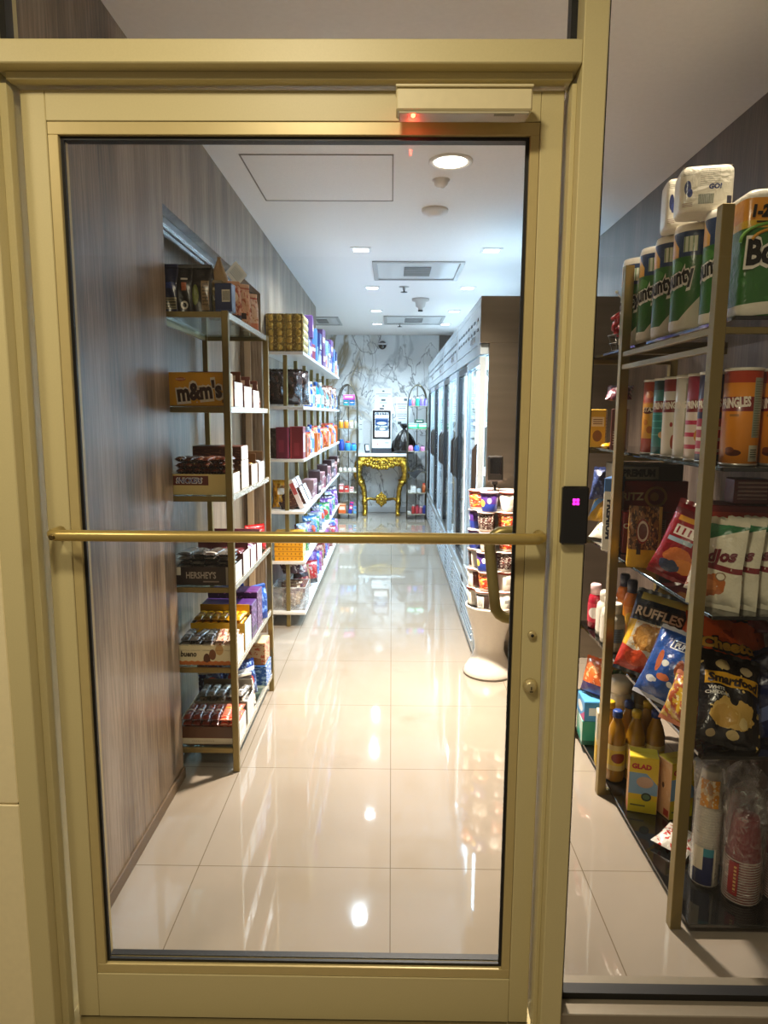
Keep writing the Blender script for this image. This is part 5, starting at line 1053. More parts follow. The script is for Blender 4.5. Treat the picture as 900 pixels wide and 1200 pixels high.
# ---- paper towels
PTOPS=[('r',0,1,.80,.93,'e09a28'),('r',.40,.52,.80,.93,'e0b030'),('d',1,.55,1.03,'1f3a63'),('r',0,1,.93,1,'e8e2d2'),('r',0,1,0,.70,'2f6b2c'),('r',.52,.70,.74,.90,'d8dcc8'),('d',1,-.62,.36,'e4deca'),('r',0,1,.0,.12,'e4deca'),('n',7,.66,'3a7a36')]
PTOPS=[('r',0,1,.12,.74,'2f6a2a'),('n',6,.62,'3b7a34'),('d',1,-.8,.26,'e4deca'),('r',0,1,.72,1,'1f3a63'),('d',-1,.9,.27,'e0a42c'),('r',0,.36,.72,1,'e0a42c'),('r',0,1,.60,.70,'2f6a2a'),('d',0,-1,-.62,'2f6a2a'),('r',.50,.66,.76,.92,'d4dac6'),('s','u',26,.3,.50,.66,.76,.92,'6f8a5a'),('d',1.4,-1,.43,'e4deca'),('r',0,1,0,.10,'e4deca'),('r',0,1,.965,1,'ece6d8')]
def towel():
    t=thing('paper_towel_roll','x','paper towel'); r,h=.062,.298
    ops=[('r',0,1,.10,.78,'2f6a2a'),('n',5,.60,'3b7a34'),('r',0,1,.70,.93,'1f3a63'),('r',.20,.52,.70,.93,'dfa22a'),('d',1.6,1,1.62,'1f3a63'),('r',0,1,.93,1,'ece6d8'),('r',.56,.66,.74,.88,'d4dac6'),('s','u',32,.3,.56,.66,.74,.88,'6f8a5a'),('r',0,1,.0,.70,'2f6a2a'),('d',1.5,-1,.72,'e4deca'),('d',0,1,.42,'2f6a2a') if 0 else ('r',0,1,0,.11,'e4deca'),('e',.50,.62,.06,.05,'4c8a3c')]
    b=MB().lathe([(.018,0),(r*.93,.001),(r,.012),(r*.997,h*.5),(r,h-.014),(r*.94,h-.001),(.022,h-.004),(.020,h-.02)],36,warp=lambda a,z:1+.006*math.sin(7*a+20*z),cap=False)
    rr=lambda x,y,o=.0012:(math.sin(x/r)*(r+o),-math.cos(x/r)*(r+o),y)
    b.text('Bounty',lambda x,y:rr(x,y,.0012),0,.152,.050,1,.09,.12,.22,.124); b.text('Bounty',lambda x,y:rr(x,y,.0022),0,.152,.044,2,.04,.12,.22,.117)
    b.build('wrapper',[art('ece6d8',ops,.3,coat=.3,bump=.15),mat('efe9da',.4),mat('16140f',.4)],t)
    MB().lathe([(.0195,h-.03),(.0195,h-.005),(.017,h-.005),(.017,h-.03)],18,cap=False).build('core',mat('a58a62',.8),t); return t
for k,(x,y) in enumerate([(.897,1.905),(.875,2.052),(.872,2.186),(.872,2.316)]):
    R('pt',towel,f'green paper towel roll, {ORD[k]} from the near gold post on the top black shelf','paper towel',x,y,1.645,face(x,y)-.95,'paper towel rolls on the top shelf')
R('pt',towel,'green paper towel roll just beyond the middle gold post, top black shelf','paper towel',.868,2.475,1.645,face(.87,2.47)-.9)
R('pt',towel,'green paper towel roll half hidden behind the roll by the middle gold post','paper towel',.985,2.50,1.645,face(.98,2.5)-.42)
def soft_box(b,w,d,h,mi=0,e=.28,n=40,tz=.02):
    def ring(s,z):
        o=[]
        for k in range(n):
            a=2*PI*k/n; c,s_=math.cos(a),math.sin(a); o.append((math.copysign(abs(c)**e,c)*w/2*s,math.copysign(abs(s_)**e,s_)*d/2*s,z))
        return o
    zs=[(.0,.80),(.0,.93),(tz*.4,.985),(tz,1),(h*.35,1.0),(h*.65,1.0),(h-tz,1),(h-tz*.4,.98),(h,.90),(h,.6)]
    o=len(b.v)
    for z,s in zs: b.v+=ring(s,z)
    for j in range(len(zs)-1):
        for k in range(n):
            k2=(k+1)%n; q=(o+j*n+k,o+j*n+k2,o+(j+1)*n+k2,o+(j+1)*n+k)
            uv=[(b.v[i][0]/w+.5,b.v[i][2]/h) for i in q]; b.quad(q,mi,uv,True)
    b.quad([o+k for k in range(n-1,-1,-1)],mi,[(.5,0)]*n); b.quad([o+(len(zs)-1)*n+k for k in range(n)],mi,[(.5,1)]*n); return b
t=thing('paper_towel_pack','large green paper towel multipack with orange band, nearest the side glass','paper towel',(1.000,1.775,1.6455),-.05)
w,d,h=.30,.125,.30
b=soft_box(MB(),w,d,h); sf=lambda x,y,o=.0015:(x,-d/2-o,y)
b.text('1-2',lambda x,y:sf(x,y),-.115,.248,.026,1,.06,.1,0,.040); b.text('DOUBLE',lambda x,y:sf(x,y),-.045,.262,.013,1,.06,.0,0,.075); b.box(-.125,-.088,-d/2-.0014,-d/2-.0005,.222,.225,1)
b.text('Bounty',lambda x,y:sf(x,y,.0012),-.048,.160,.062,2,.10,.12,.08,.200); b.text('Bounty',lambda x,y:sf(x,y,.0022),-.048,.160,.056,1,.045,.12,.08,.190)
b.tube([(-.085+.075*math.cos(a),-d/2-.0005,.175+.045*math.sin(a)) for a in [PI*k/12 for k in range(2,13)]],.004,6,3); b.tube([(-.075+.06*math.cos(a),-d/2-.0005,.172+.035*math.sin(a)) for a in [PI*k/12 for k in range(2,12)]],.004,6,4)
b.build('wrapper',[art('2f6a2a',[('n',5,.60,'3b7a34'),('r',0,1,.70,.93,'e0952a'),('r',0,1,.70,.76,'dcae30'),('r',0,1,.93,1,'e8e2d2'),('w',0,.10,.03,5,'e4deca'),('d',1,-1,.55,'e4deca')],.28,coat=.4,bump=.25),mat('16140f',.4),mat('efe9da',.4),mat('7ab04a',.4),mat('e0a03a',.4)],t)
b=MB()
for x in (-.075,.075): b.lathe([(.052,h-.003),(.058,h+.001),(.022,h+.001),(.02,h-.012)],28,c=(x,0,0),sq=.95)
b.build('roll_end',mat('ece6d8',.7),t)
def tp(w,d,h,k):
    def f():
        t=thing('toilet_paper_pack','x','toilet paper'); b=soft_box(MB(),w,d,h,e=.35); s=lambda x,y:(x,-d/2-.0013,y)
        if k==0: b.text('GO!',s,.018,h*.52,.012,1,.05,.1)
        else: pass
        b.build('wrapper',[art('e9e2cf',[('e',.14,.52,.06,.16,'27346a'),('e',.18,.40,.05,.10,'3a4a86'),('s','v',22,.3,.36,.72,.55,.92,'8f8a78'),('r',.34,.62,.14,.36,'7f8478'),('s','u',40,.4,.34,.62,.14,.36,'b8b8a8'),('s','v',30,.3,.06,.24,.1,.2,'8a4a3a'),('s','v',30,.4,.05,.25,.78,.9,'a09a86'),('r',.86,.95,.1,.3,'3a3a48')],.3,coat=.4,bump=.3),mat('2c3c70',.4)],t)
        q=MB()
        q.grid(lambda u,v:((u-.5)*w*.9,(v-.5)*d*.8,h+.001+.004*math.sin(9*u)*math.sin(7*v)),12,10,flip=True); q.build('top_film',mat('ece6d6',.25,coat=.4),t); return t
    return f
xx=(X_at(797,1.91,2.0)+X_at(856,1.91,2.0))/2; R('tp1',tp(.135,.115,.112,0),'white toilet paper pack lying on the nearest paper towel rolls','toilet paper',xx+.012,1.95,1.9445,face(xx,1.95)+.18)
xx=X_at(795,2.09,2.0); R('tp2',tp(.10,.10,.135,1),'taller white toilet paper pack farther back on the paper towel rolls','toilet paper',xx+.015,2.11,1.9445,face(xx,2.1)+.2)
# ---- gift basket with red ribbon
bx,by_=.885,2.64
t=thing('gift_basket','wire basket topped with crumpled red ribbon at the far end of the top black shelf','basket',(bx,by_,1.6455))
b=MB()
for z,r in ((.004,.05),(.03,.06),(.06,.066)): b.tube([(r*math.cos(a*PI/10),r*math.sin(a*PI/10),z) for a in range(20)],.0022,6,close=True)
for k in range(10): a=k*PI/5; b.tube([(.05*math.cos(a),.05*math.sin(a),.004),(.066*math.cos(a),.066*math.sin(a),.06)],.002,6)
b.build('wire_frame',mat('4a4640',.3,metal=.8),t)
b=MB(); RR=random.Random(4)
for k in range(22):
    a=RR.uniform(0,6.28); r=RR.uniform(0,.042); z=RR.uniform(.07,.155); q=RR.uniform(0,6); s=RR.uniform(.016,.026)
    b.tube([(r*math.cos(a)+s*math.cos(p*PI/5+q),r*math.sin(a)+s*math.sin(p*PI/5+q)*.6,z+s*.7*math.sin(p*PI/5)) for p in range(10)],.0075,6,close=True)
b.build('ribbon',mat('a3121c',.35,bump=.4),t)
b=MB()
for k in range(5): a=k*1.3; b.tube([(.01,0,.15),(.03*math.cos(a),.03*math.sin(a),.19+.006*k),(.045*math.cos(a),.045*math.sin(a),.205+.008*k)],.0018,5); b.blob((.045*math.cos(a),.045*math.sin(a),.207+.008*k),.007,.007,.006)
b.build('twig',mat('c9c2b4',.5),t)
# ---- chip cans
def can(key,r,h,base,ops,band,lid='ddd6c6'):
    tx=[('PRINGLES',-r*.42,h*.650,r*.52,0,.05,.0,.08,r*1.75)]
    return tube_can('chip_can',r,h,base,ops,tx,('f0e6d6',),lid)
NUT=[('r',.60,.72,.30,.92,'8d9480'),('s','v',40,.3,.61,.71,.32,.9,'5a604e'),('r',.585,.70,.05,.22,'d8d0b4'),('s','v',42,.45,.60,.68,.08,.19,'2c3a28')]
BAN=[('r',.265,.60,.575,.725,'7a1a1c')]
ORNG=('d8851c',[('r',0,1,.87,1,'a8381c'),*BAN,('e',.45,.14,.07,.035,'5a2a14'),('e',.42,.17,.04,.03,'7a3a18'),('r',.40,.48,.52,.545,'a06a2a'),*NUT])
TEAL=('1f7a78',[('s','v',11,.15,0,1,.2,.6,'4aa8a0'),('r',0,1,.87,1,'123c44'),*BAN,('e',.47,.28,.07,.05,'c8a070'),('r',0,1,.05,.12,'14585a')])
WRED=('dcd4c4',[('r',0,1,.84,1,'8a2426'),*BAN,('e',.43,.42,.02,.03,'9a2a2a'),('e',.46,.2,.03,.09,'a84a3a'),('s','v',50,.3,.58,.63,.1,.9,'8a8478')])
WNUT=('d8d2c4',[('r',.46,.62,.28,.92,'a29c84'),('s','v',44,.35,.47,.61,.3,.9,'6a6654'),('r',.47,.60,.06,.2,'c8c0a8'),('s','v',44,.45,.49,.58,.08,.18,'2a2a24')])
PNK=('d8c8bc',[('r',0,1,.72,1,'8c1f3c'),('s','v',7,.35,0,1,.05,.5,'b82a50'),('e',.48,.3,.06,.08,'c98a4a'),*BAN])
NVY=('2a2c50',[('r',0,1,.1,.5,'a82a48'),('s','v',8,.3,0,1,.1,.5,'d8c8bc'),*BAN])
BIG=.246
for k,(c,px,y) in enumerate([('or',868,1.768),('or',0,1.772)]):
    x=X_at(868,1.768,1.4)+.098*k
    R('cor',can('or',.0445,BIG,*ORNG,''),['wide orange chip can right of the near gold post','wide orange chip can beside another at the right edge'][k],'chip can',x,y,1.28,face(x,y)+.02,None)
for key,c,px,y,l in [('cnv',NVY,826,1.865,'navy and pink chip can peeking from behind the near gold post'),('cpk',PNK,815,1.945,'white and pink chip can next to the navy one'),('cwn',WNUT,801,2.025,'white chip can showing its printed back panel'),('cwr',WRED,786,2.105,'white chip can with dark red top band'),('ctl',TEAL,774,2.185,'teal chip can left of the red topped white one')]:
    x=X_at(px,y,1.4); x=max(.868,min(x+.012,.90)); R(key,can(key,.0365,.243,*c,''),l,'chip can',x,y,1.28,face(x,y)+(.15 if key!='cwn' else 0))
RY=('c8601e',[('r',0,1,.72,1,'b8401f'),('e',.40,.82,.06,.05,'d87a3a'),('r',0,1,.22,.70,'dc9a2a'),('e',.43,.34,.05,.05,'b8601e'),('e',.36,.44,.04,.04,'c87a22'),('r',0,1,0,.22,'b4402a'),('r',.53,.68,.16,.9,'8a8a78'),('s','v',40,.3,.54,.67,.2,.88,'5a5c4c'),('e',.38,.60,.09,.045,'5a1a14')])
x=X_at(753,2.275,1.4); R('cry',tube_can('chip_can',.0365,.243,RY[0],RY[1],(('STAX',-.022,.146,.014,0,.03,.1),),('f0d8b0',)),'red and yellow chip can, leftmost of the cans by the middle gold post','chip can',max(.868,x),2.275,1.28,face(x,2.27)+.1)
def rbox(key,name,label,cat,w,d,h,front,side,top,x,y,z,rz,tf=(),inks=(),ts=(),tl=(),dz=.0006,rot=None): return R(key,box_maker(name,w,d,h,front,side,top,tf,inks,ts,tl=tl),label,cat,x,y,z,rot if rot else rz,None,dz)
YB=('d8b030',[('r',.1,.9,.55,.8,'efe2b8'),('e',.5,.3,.3,.15,'8a5a24'),('s','v',18,.4,.2,.8,.6,.75,'7a4a2a')])
rbox('yb1','cracker_box','yellow cracker box beyond the middle gold post, second black shelf','box',.06,.11,.155,YB,YB,None,.842,2.66,1.28,-.5)
rbox('yb2','cracker_box','yellow cracker box behind the first yellow one, far end of the second black shelf','box',.06,.11,.15,YB,('e0bc50',[('s','v',12,.4,.1,.9,.2,.8,'a86a2a')]),None,.842,2.79,1.28,-.35)
rbox('br1','cracker_box','brown and rose box right beside the middle gold post, second black shelf','box',.055,.08,.150,('6a3a34',[('d',1,.6,1.0,'b8807a'),('s','v',16,.35,.15,.8,.12,.45,'d8b8a8')]),('7a443c',()),None,.848,2.545,1.28,-.45)
R('pkf',bag_maker('snack_bag',.10,.10,.05,'5a2438',[('n',7,.55,'b86a7a')],(),(),seed=60,parts=False),'dark plum snack bag lying on the far yellow cracker box','bag',.90,2.74,1.28+.16,(-1.0,0,-.4),None,.03)
# ---- third shelf (z .90)
RZ3=.90
def rb3(key,label,w,d,h,c,ops,x,y,z,tf,inks): rbox(key,'cracker_box',label,'box',w,d,h,(c,ops),(c,()),(c,()),x,y,z,0,tf,inks)
rb3('ri0','red cracker box with pale panels at the bottom of the stack, third black shelf',.27,.16,.136,'6a1a1a',[('r',.18,.40,.35,.75,'b8a898'),('r',.48,.72,.3,.8,'8a7a70'),('s','v',16,.4,.5,.7,.34,.76,'5a3a34'),('r',.82,.96,.55,.8,'c8c0b4')],1.005,2.68,RZ3,(),())
rb3('ri1','red cracker box with round emblem, middle of the stack, third black shelf',.27,.16,.120,'7a1e1e',[('e',.55,.5,.16,.34,'b08a4a'),('e',.55,.5,.12,.26,'7a2a1e'),('e',.53,.5,.06,.14,'b8904e')],1.005,2.68,RZ3+.1375,(('RITZ',-.075,.062,.028,0,.03),),('d8c8a0',))
rb3('pr0','grey cracker box with dark capitals, topmost of the stack on the third black shelf',.25,.15,.062,'8a8878',[('r',0,1,.86,1,'4a4a44'),('r',0,1,0,.1,'3a3a36'),('r',.62,1,.1,.9,'3c3a34')],.995,2.68,RZ3+.2590,(('PREMIUM',-.045,.030,.026,0,.06,0,0,.125),),('1c1c1c',))
rbox('ch','cracker_box','red cracker box with white lettering behind the yellow bottomed bag','box',.085,.06,.155,('8a1f22',[('e',.7,.34,.12,.09,'c86a2a'),('r',.50,.88,.05,.22,'d8c8a8'),('s','u',30,.45,.54,.84,.07,.2,'2a2420'),('r',.3,.7,.50,.52,'d8c0b0')]),('7a1a1e',()),None,.905,2.500,RZ3,-.2,(('CHEEZ',-.002,.104,.018,0,.04),),('ecdcd0',))
rbox('prv','cracker_box','tall white cracker box with blue top and vertical lettering beyond the middle post','box',.05,.15,.275,('e2ded4',[('r',0,1,.82,1,'3a6aa8'),('r',.6,1,.82,1,'8a2424')]),('e2ded4',[('r',0,1,.80,1,'4a7ab8')]),('3a6aa8',()),.858,2.585,RZ3,-.55,(('PREMIUM',0,.120,.020,0,.06,0,-PI/2,.15),),('1c2440',),tl=(('PREMIUM',0,.120,.022,0,.06,0,-PI/2,.15),))
x=X_at(750,2.27,1.0)
R('prz',pouch_maker('pretzel_bag',.105,.07,.205,'4a2c1c',[('n',9,.50,'8a5a30'),('n',16,.62,'c89a5a'),('r',0,1,.0,.30,'dca81c'),('d',1,2.2,1.22,'dca81c') if 0 else ('r',.9,1,.0,1,'b8944a'),('e',.42,.60,.20,.20,'8a2a24'),('e',.42,.60,.17,.17,'d8c8b4'),('e',.42,.60,.13,.13,'6a3a34'),('r',.25,.38,.22,.4,'2a1a14')],(),(),top='none',seed=61),'brown pretzel bag with yellow base standing by the middle gold post, third shelf','bag',max(x-.012,.858),2.27,RZ3,face(.87,2.27)+.1)
R('lay',bag_maker('chip_bag',.17,.225,.075,'8a1220',[('r',.0,1,.84,.93,'6a0c16'),('r',.15,.9,.76,.83,'d89a2a'),('r',.18,.86,.56,.70,'e4dcd0'),('s','u',9,.35,.22,.82,.58,.68,'8a1220'),('r',.12,.6,.46,.52,'9ab4c4'),('E',.45,.27,.26,.13,'c8703a'),('E',.62,.18,.2,.1,'d8843a'),('E',.35,.13,.2,.08,'2a3a5c')],(),(),seed=62,rough=.2),'dark red chip bag with orange chips leaning on the third black shelf edge','bag',.872,2.05,RZ3+.012,(-.28,.30,-.72))
R('lay',None,'dark red chip bag behind the one leaning at the third shelf edge','bag',.975,2.10,RZ3+.012,(-.25,.25,-.6))
R('wbg',bag_maker('chip_bag',.13,.10,.06,'d8ccbc',[('n',7,.52,'a8623a'),('r',0,1,.75,.9,'8a2a2a')],(),(),seed=63,parts=False),'low white and tan snack bag behind the near gold post, third shelf','bag',.885,1.865,RZ3+.01,(-.35,.1,-.9))
TOS=('ddd8c0',[('d',-.25,1,.72,'1f6a3c'),('d',-.25,1,.80,'2a7a48'),('w',.43,.50,.02,5,'7a1a22'),('E',.36,.22,.30,.14,'a85a24'),('E',.52,.25,.24,.13,'b8682c'),('E',.45,.24,.16,.07,'cc8040'),('n',14,.74,'e4dec8'),('E',.66,.36,.09,.055,'8a6a4a'),('E',.66,.36,.07,.04,'e4dcc4')])
for k in range(4):
    x=.858+.050*k; y=1.765+.012*k
    R('tos',bag_maker('chip_bag',.142,.212,.042,*TOS,(('andJos',.0,.130,.031,0,.05,.25,.10,.115),),('6a1220',),seed=64,rough=.3),['white and green chip bag right of the near gold post, first of the row','white and green chip bag, second of the row by the near gold post','white and green chip bag, third of the row by the near gold post','white and green chip bag at the right edge, last of the row'][k],'bag',x,y,RZ3+.012,(-.10,0,-.86),None)
rbox('rdb','cracker_box','dark red cracker box lying behind the white and green chip bags','box',.22,.12,.255,('7a1c1a',[('r',.05,.95,.80,.93,'a83a24'),('r',.1,.45,.3,.6,'8a3a2a')]),('6a1818',()),None,1.02,1.96,RZ3,-.15)
rbox('ci','cracker_box','dark red box standing on the box behind the chip bags, second shelf underside','box',.10,.07,.07,('6a1418',[('s','v',6,.4,.1,.9,.2,.9,'c8a8a0')]),('5a1216',()),None,1.03,1.96,RZ3+.2577,-.1)
# bags beyond the middle post
R('s3a',bag_maker('snack_bag',.13,.15,.06,'d8d2c0',[('r',.3,.9,.5,.85,'2f7a3a'),('n',8,.62,'6a8a5a')],(),(),seed=65,parts=False),'white and green bag lying lowest in the pile beyond the tall cracker box','bag',.868,2.74,RZ3+.008,(-.95,0,-.8))
R('s3b',bag_maker('snack_bag',.13,.16,.055,'a8801c',[('d',-1,1,.1,'5a94d0'),('d',-1,1.2,.45,'e0b430')],(),(),seed=66,parts=False),'mustard bag with blue triangle in the pile beyond the tall cracker box','bag',.872,2.79,RZ3+.07,(-.55,0,-.8))
R('s3c',bag_maker('snack_bag',.12,.13,.05,'24305c',[('n',8,.6,'5a6aa0')],(),(),seed=67,parts=False),'navy snack bag at the back of the pile beyond the tall cracker box','bag',.885,2.825,RZ3+.155,(-.3,0,-.7))
# ---- fourth shelf (z .52)
Z4=.52
RUF=('1c2434',[('r',0,1,0,.62,'d8cfb8'),('d',-1,.2,-.06,'e0b028'),('E',.5,.44,.34,.17,'b0783a'),('E',.5,.44,.28,.13,'c8924a'),('n',18,.60,'d8a860'),('d',0,1,.62,'1c2434'),('r',.1,.9,.90,1,'c8b45a'),('d',-.2,-1,-.30,'b83020'),('E',.35,.16,.20,.10,'d8502c'),('E',.7,.10,.2,.1,'c8604a'),('r',.1,.9,.90,1,'c8b45a')])
R('ruf',bag_maker('chip_bag',.20,.275,.09,*RUF,(('RUFFLES',0,.205,.036,0,.10,0,0,.17),('RUFFLES',0,.205,.031,1,.03,0,0,.16,.003)),('2a1410','e4c8a8'),seed=70,rough=.22,wr=.006),'dark topped chip bag with ridged chips, at the middle gold post on the fourth shelf','bag',.862,2.225,Z4+.012,(-.42,.14,-.66))
PUF=('1f4a94',[('n',5,.60,'2a5cb0'),('E',.30,.52,.06,.16,'b8603a'),('E',.68,.50,.06,.13,'a85434'),('E',.48,.30,.12,.05,'c87048'),('E',.45,.50,.07,.05,'d8d8d0'),('E',.28,.22,.10,.05,'d4d8dc'),('E',.62,.24,.05,.04,'d0d4d0'),('r',.36,.84,.74,.88,'e4e8ec'),('r',.38,.82,.755,.865,'1f3a70')])
R('puf',bag_maker('chip_bag',.19,.215,.085,*PUF,(('PUFFS',.020,.174,.017,0,.05),),('f0f2f4',),seed=71,rough=.2,seal='c8ccd8',wr=.006),'bright blue puffed snack bag at the aisle edge of the fourth black shelf','bag',.842,2.015,Z4+.012,(-.50,.10,-.95))
R('yel',bag_maker('chip_bag',.13,.13,.07,'c8a02c',[('n',6,.5,'a8502c'),('n',9,.62,'e4d8a0')],(),(),seed=72,rough=.25,seal='d88a6a',wr=.006),'yellow and red snack bag half behind the near gold post, fourth shelf','bag',.836,1.855,Z4+.012,(-.45,.05,-1.0))
R('gld',bag_maker('chip_bag',.15,.16,.06,'b8963a',[('n',6,.6,'d8bc68'),('r',0,1,.0,.15,'8a6a24')],(),(),seed=73,rough=.18,wr=.007),'gold foil snack bag lying on top of the pile by the middle post','bag',.985,2.28,Z4+.235,(-1.15,.2,-.5))
R('gld',None,'gold foil snack bag, rear one on top of the pile by the middle post','bag',1.06,2.16,Z4+.245,(-1.0,-.25,-.7))
CHE=('d4561c',[('n',5,.62,'a83a14'),('d',.4,1,1.05,'8a2a12'),('E',.42,.60,.40,.10,'b84414'),('E',.34,.80,.14,.05,'8a8a94'),('r',0,1,0,.10,'7a2414')])
che=bag_maker('chip_bag',.23,.26,.085,*CHE,(('Cheetos',.0,.155,.042,0,.12,.1,-.0,.19),('Cheetos',.0,.155,.037,1,.05,.1,0,.18,.003)),('1c1410','e0a83a'),seed=74,rough=.25,wr=.006)
R('che',che,'orange snack bag with black lettering, between the blue bag and the near post','bag',1.04,2.12,Z4+.12,(-.55,.05,-.75))
R('che',None,'orange snack bag lying highest behind the black popcorn bag','bag',1.02,1.955,Z4+.155,(-.90,.22,-.15))
R('che',None,'orange snack bag under the higher one, just above the black popcorn bag','bag',.985,1.885,Z4+.070,(-.80,.20,-.12))
R('drd',bag_maker('chip_bag',.20,.22,.08,'6a1218',[('n',5,.58,'8a1f22'),('d',1,1,1.5,'3a0c10'),('e',.5,.5,.3,.1,'b8a090')],(),(),seed=75,rough=.2,wr=.006),'deep red snack bag behind the dark topped chip bag','bag',1.04,2.29,Z4+.06,(-.35,.1,-.5))
R('drd',None,'deep red snack bag at the back of the fourth shelf near the right edge','bag',1.06,2.02,Z4+.235,(-1.0,-.1,-.2))
SMF=('131317',[('r',0,1,.0,.30,'1e1c1e'),('E',.50,.30,.36,.17,'d0aa5a'),('E',.36,.26,.20,.12,'c49a48'),('E',.50,.455,.07,.06,'131317'),('E',.66,.22,.08,.06,'e4cc8c'),('n',9,.66,'e0c070'),('d',.0,1,.90,'0e0e12'),('E',.34,.86,.10,.07,'c8b07a'),('E',.72,.84,.10,.06,'b8a47c'),('E',.52,.08,.10,.05,'c8b078'),('E',.2,.05,.07,.04,'a8926a'),('r',.06,.94,.60,.76,'dca42a')])
R('smf',bag_maker('popcorn_bag',.175,.245,.072,*SMF,(('Smartfood',.0,.166,.025,0,.05,.12,0,.142),('WHITE',-.050,.134,.009,1,.03),('CHEDDAR',-.045,.121,.009,1,.03)),('2a1a10','d8d4c8'),seed=76,rough=.22,wr=.007),'black popcorn bag with yellow banner tilted at the near end of the fourth shelf','bag',.912,1.728,Z4+.014,(-.70,.24,-.12))
R('nvb',bag_maker('chip_bag',.20,.22,.07,'141f4a',[('n',5,.62,'24346c'),('r',.1,.5,.2,.35,'5a6a9a'),('r',.0,1,.62,.64,'8a94b0')],(),(),seed=77,rough=.2,wr=.006),'navy snack bag with silver seal at the right edge of the fourth shelf','bag',1.11,1.80,Z4+.012,(-.75,-.35,.10))
# bottles beyond the middle post, fourth shelf
WBP=[(.0001,0),(.033,.001),(.036,.008),(.036,.115),(.032,.135),(.020,.145),(.019,.150)]
for k,(x,y) in enumerate([(.855,2.50),(.865,2.59),(.875,2.68)]):
    R('wbt',bottle_maker('bottle',WBP,'dcd6c8','efe9dc',.024,.035,'e4ded0',(.02,.11),(('r',.4,.6,.2,.8,'8aa0c0'),('s','v',14,.3,.35,.65,.2,.8,'6a7080'))),f'white bottle with broad white cap, {ORD[k]} beyond the middle post','bottle',x,y,Z4,0,'white bottles on the fourth shelf')
for k,(x,y) in enumerate([(.935,2.56),(.94,2.66)]):
    R('obt',bottle_maker('bottle',[(.0001,0),(.030,.001),(.032,.01),(.032,.17),(.024,.20),(.016,.215)],'d8741c','1a2038',.019,.045,'e08a24',(.06,.16),(('e',.45,.5,.12,.3,'f0c040'),)),f'tall orange bottle with navy cap, {ORD[k]} behind the white bottles','bottle',x,y,Z4,0,'orange bottles on the fourth shelf')
R('rbt',bottle_maker('bottle',[(.0001,0),(.026,.001),(.030,.01),(.030,.12),(.026,.14),(.018,.15)],'a81c34','e8c4c8',.022,.04,'c8304a',(.03,.11),(('e',.45,.5,.15,.3,'e8e0dc'),)),'red bottle with pale pink cap at the far end of the fourth shelf','bottle',.862,2.775,Z4)
for k,(x,y) in enumerate([(1.02,2.50),(1.09,2.51)]):
    R('dbt',bottle_maker('bottle',[(.0001,0),(.030,.001),(.032,.01),(.032,.20),(.022,.235),(.015,.245)],'4a2a18','16181c',.018,.04,'6a3c20',(.10,.19),(('s','v',10,.3,.3,.7,.2,.8,'8a5a34'),)),f'dark brown sauce bottle, {ORD[k]} from the middle post inside the fourth shelf','bottle',x,y,Z4,0,'brown sauce bottles')
R('wtb',bottle_maker('tub',[(.0001,0),(.034,.001),(.036,.01),(.038,.12)],'d8d4c8','e4e0d6',.040,.03,'b8b4a8',(.03,.09)),'white tub with flat lid in front of the brown sauce bottles','tub',.975,2.455,Z4)
# ---- bottom shelf
Z5=.03
GL=('e0c022',[('r',0,1,.34,.72,'7ea6c8'),('e',.55,.56,.28,.10,'c8a48a'),('d',.5,1,1.02,'e0c022'),('r',0,1,0,.24,'d8c81e'),('e',.62,.30,.17,.075,'2a3a34'),('e',.62,.30,.12,.05,'5a7a5a'),('r',.1,.6,.12,.15,'6a6a24')])
GS=('d8a878',[('n',6,.60,'e0b88a'),('r',.1,.2,.1,.9,'c89868'),('r',.62,.95,.04,.16,'b03020'),('e',.5,.55,.08,.05,'5a3a24')])
gl=box_maker('bag_box',.098,.075,.205,GL,GS,('e0c83a',[('r',.2,.8,.3,.7,'d8b020'),('d',1,1,1.3,'5a7ab8')]),(('GLAD',-.008,.172,.017,0,.06),),('c03024',))
xg=X_at(744,2.28,.1); R('glad',gl,'yellow and blue bag box, left of the pair on the bottom shelf','box',xg+.012,2.245,Z5,-.28)
xg=X_at(778,2.26,.1); R('glad',None,'yellow and blue bag box, right of the pair on the bottom shelf','box',xg+.018,2.215,Z5,.30)
OP=[(.0001,0),(.032,.001),(.036,.01),(.034,.06),(.036,.11),(.035,.18),(.026,.215),(.016,.24),(.015,.255)]
for k in range(6):
    x=.862+.073*(k%3); y=2.435+.085*(k//3)
    R('oil%d'%(k%2),bottle_maker('oil_bottle',OP,'c8901e' ,['1f3f8a','d8b020'][k%2],.018,.022,'d8c078',(.05,.15),(('r',.3,.7,.2,.8,'e0c040'),('e',.5,.5,.12,.2,'8a2a1c')),glassy=True),f'golden cooking oil bottle with {["blue","yellow"][k%2]} cap, {ORD[k%3]} from the aisle, {["front","rear"][k//3]} row','bottle',x,y,Z5,0,'cooking oil bottles')
R('gjar',bottle_maker('tub',[(.0001,0),(.050,.001),(.054,.01),(.054,.26),(.05,.28)],'8a8478','8d8a86',.057,.065,'a8a294',(.05,.22)),'large tub with grey lid behind the cooking oil bottles','tub',1.045,2.66,Z5)
R('wjar',bottle_maker('tub',[(.0001,0),(.040,.001),(.043,.01),(.043,.26),(.04,.28)],'d8d0bc','e4dccb',.046,.05,'c8c0a8',(.05,.22)),'tall white tub left of the grey lidded one, bottom shelf','tub',.935,2.625,Z5)
rbox('wyc','carton','white and yellow carton just beyond the middle post on the bottom shelf','box',.03,.055,.22,('e0d8c4',[('r',0,1,0,.4,'d8b43a'),('r',.1,.9,.5,.8,'8aa4c0')]),('e0d4b8',[('r',0,1,0,.45,'d8b43a'),('r',.2,.8,.6,.85,'a8b8c8')]),None,.838,2.555,Z5,-.2)
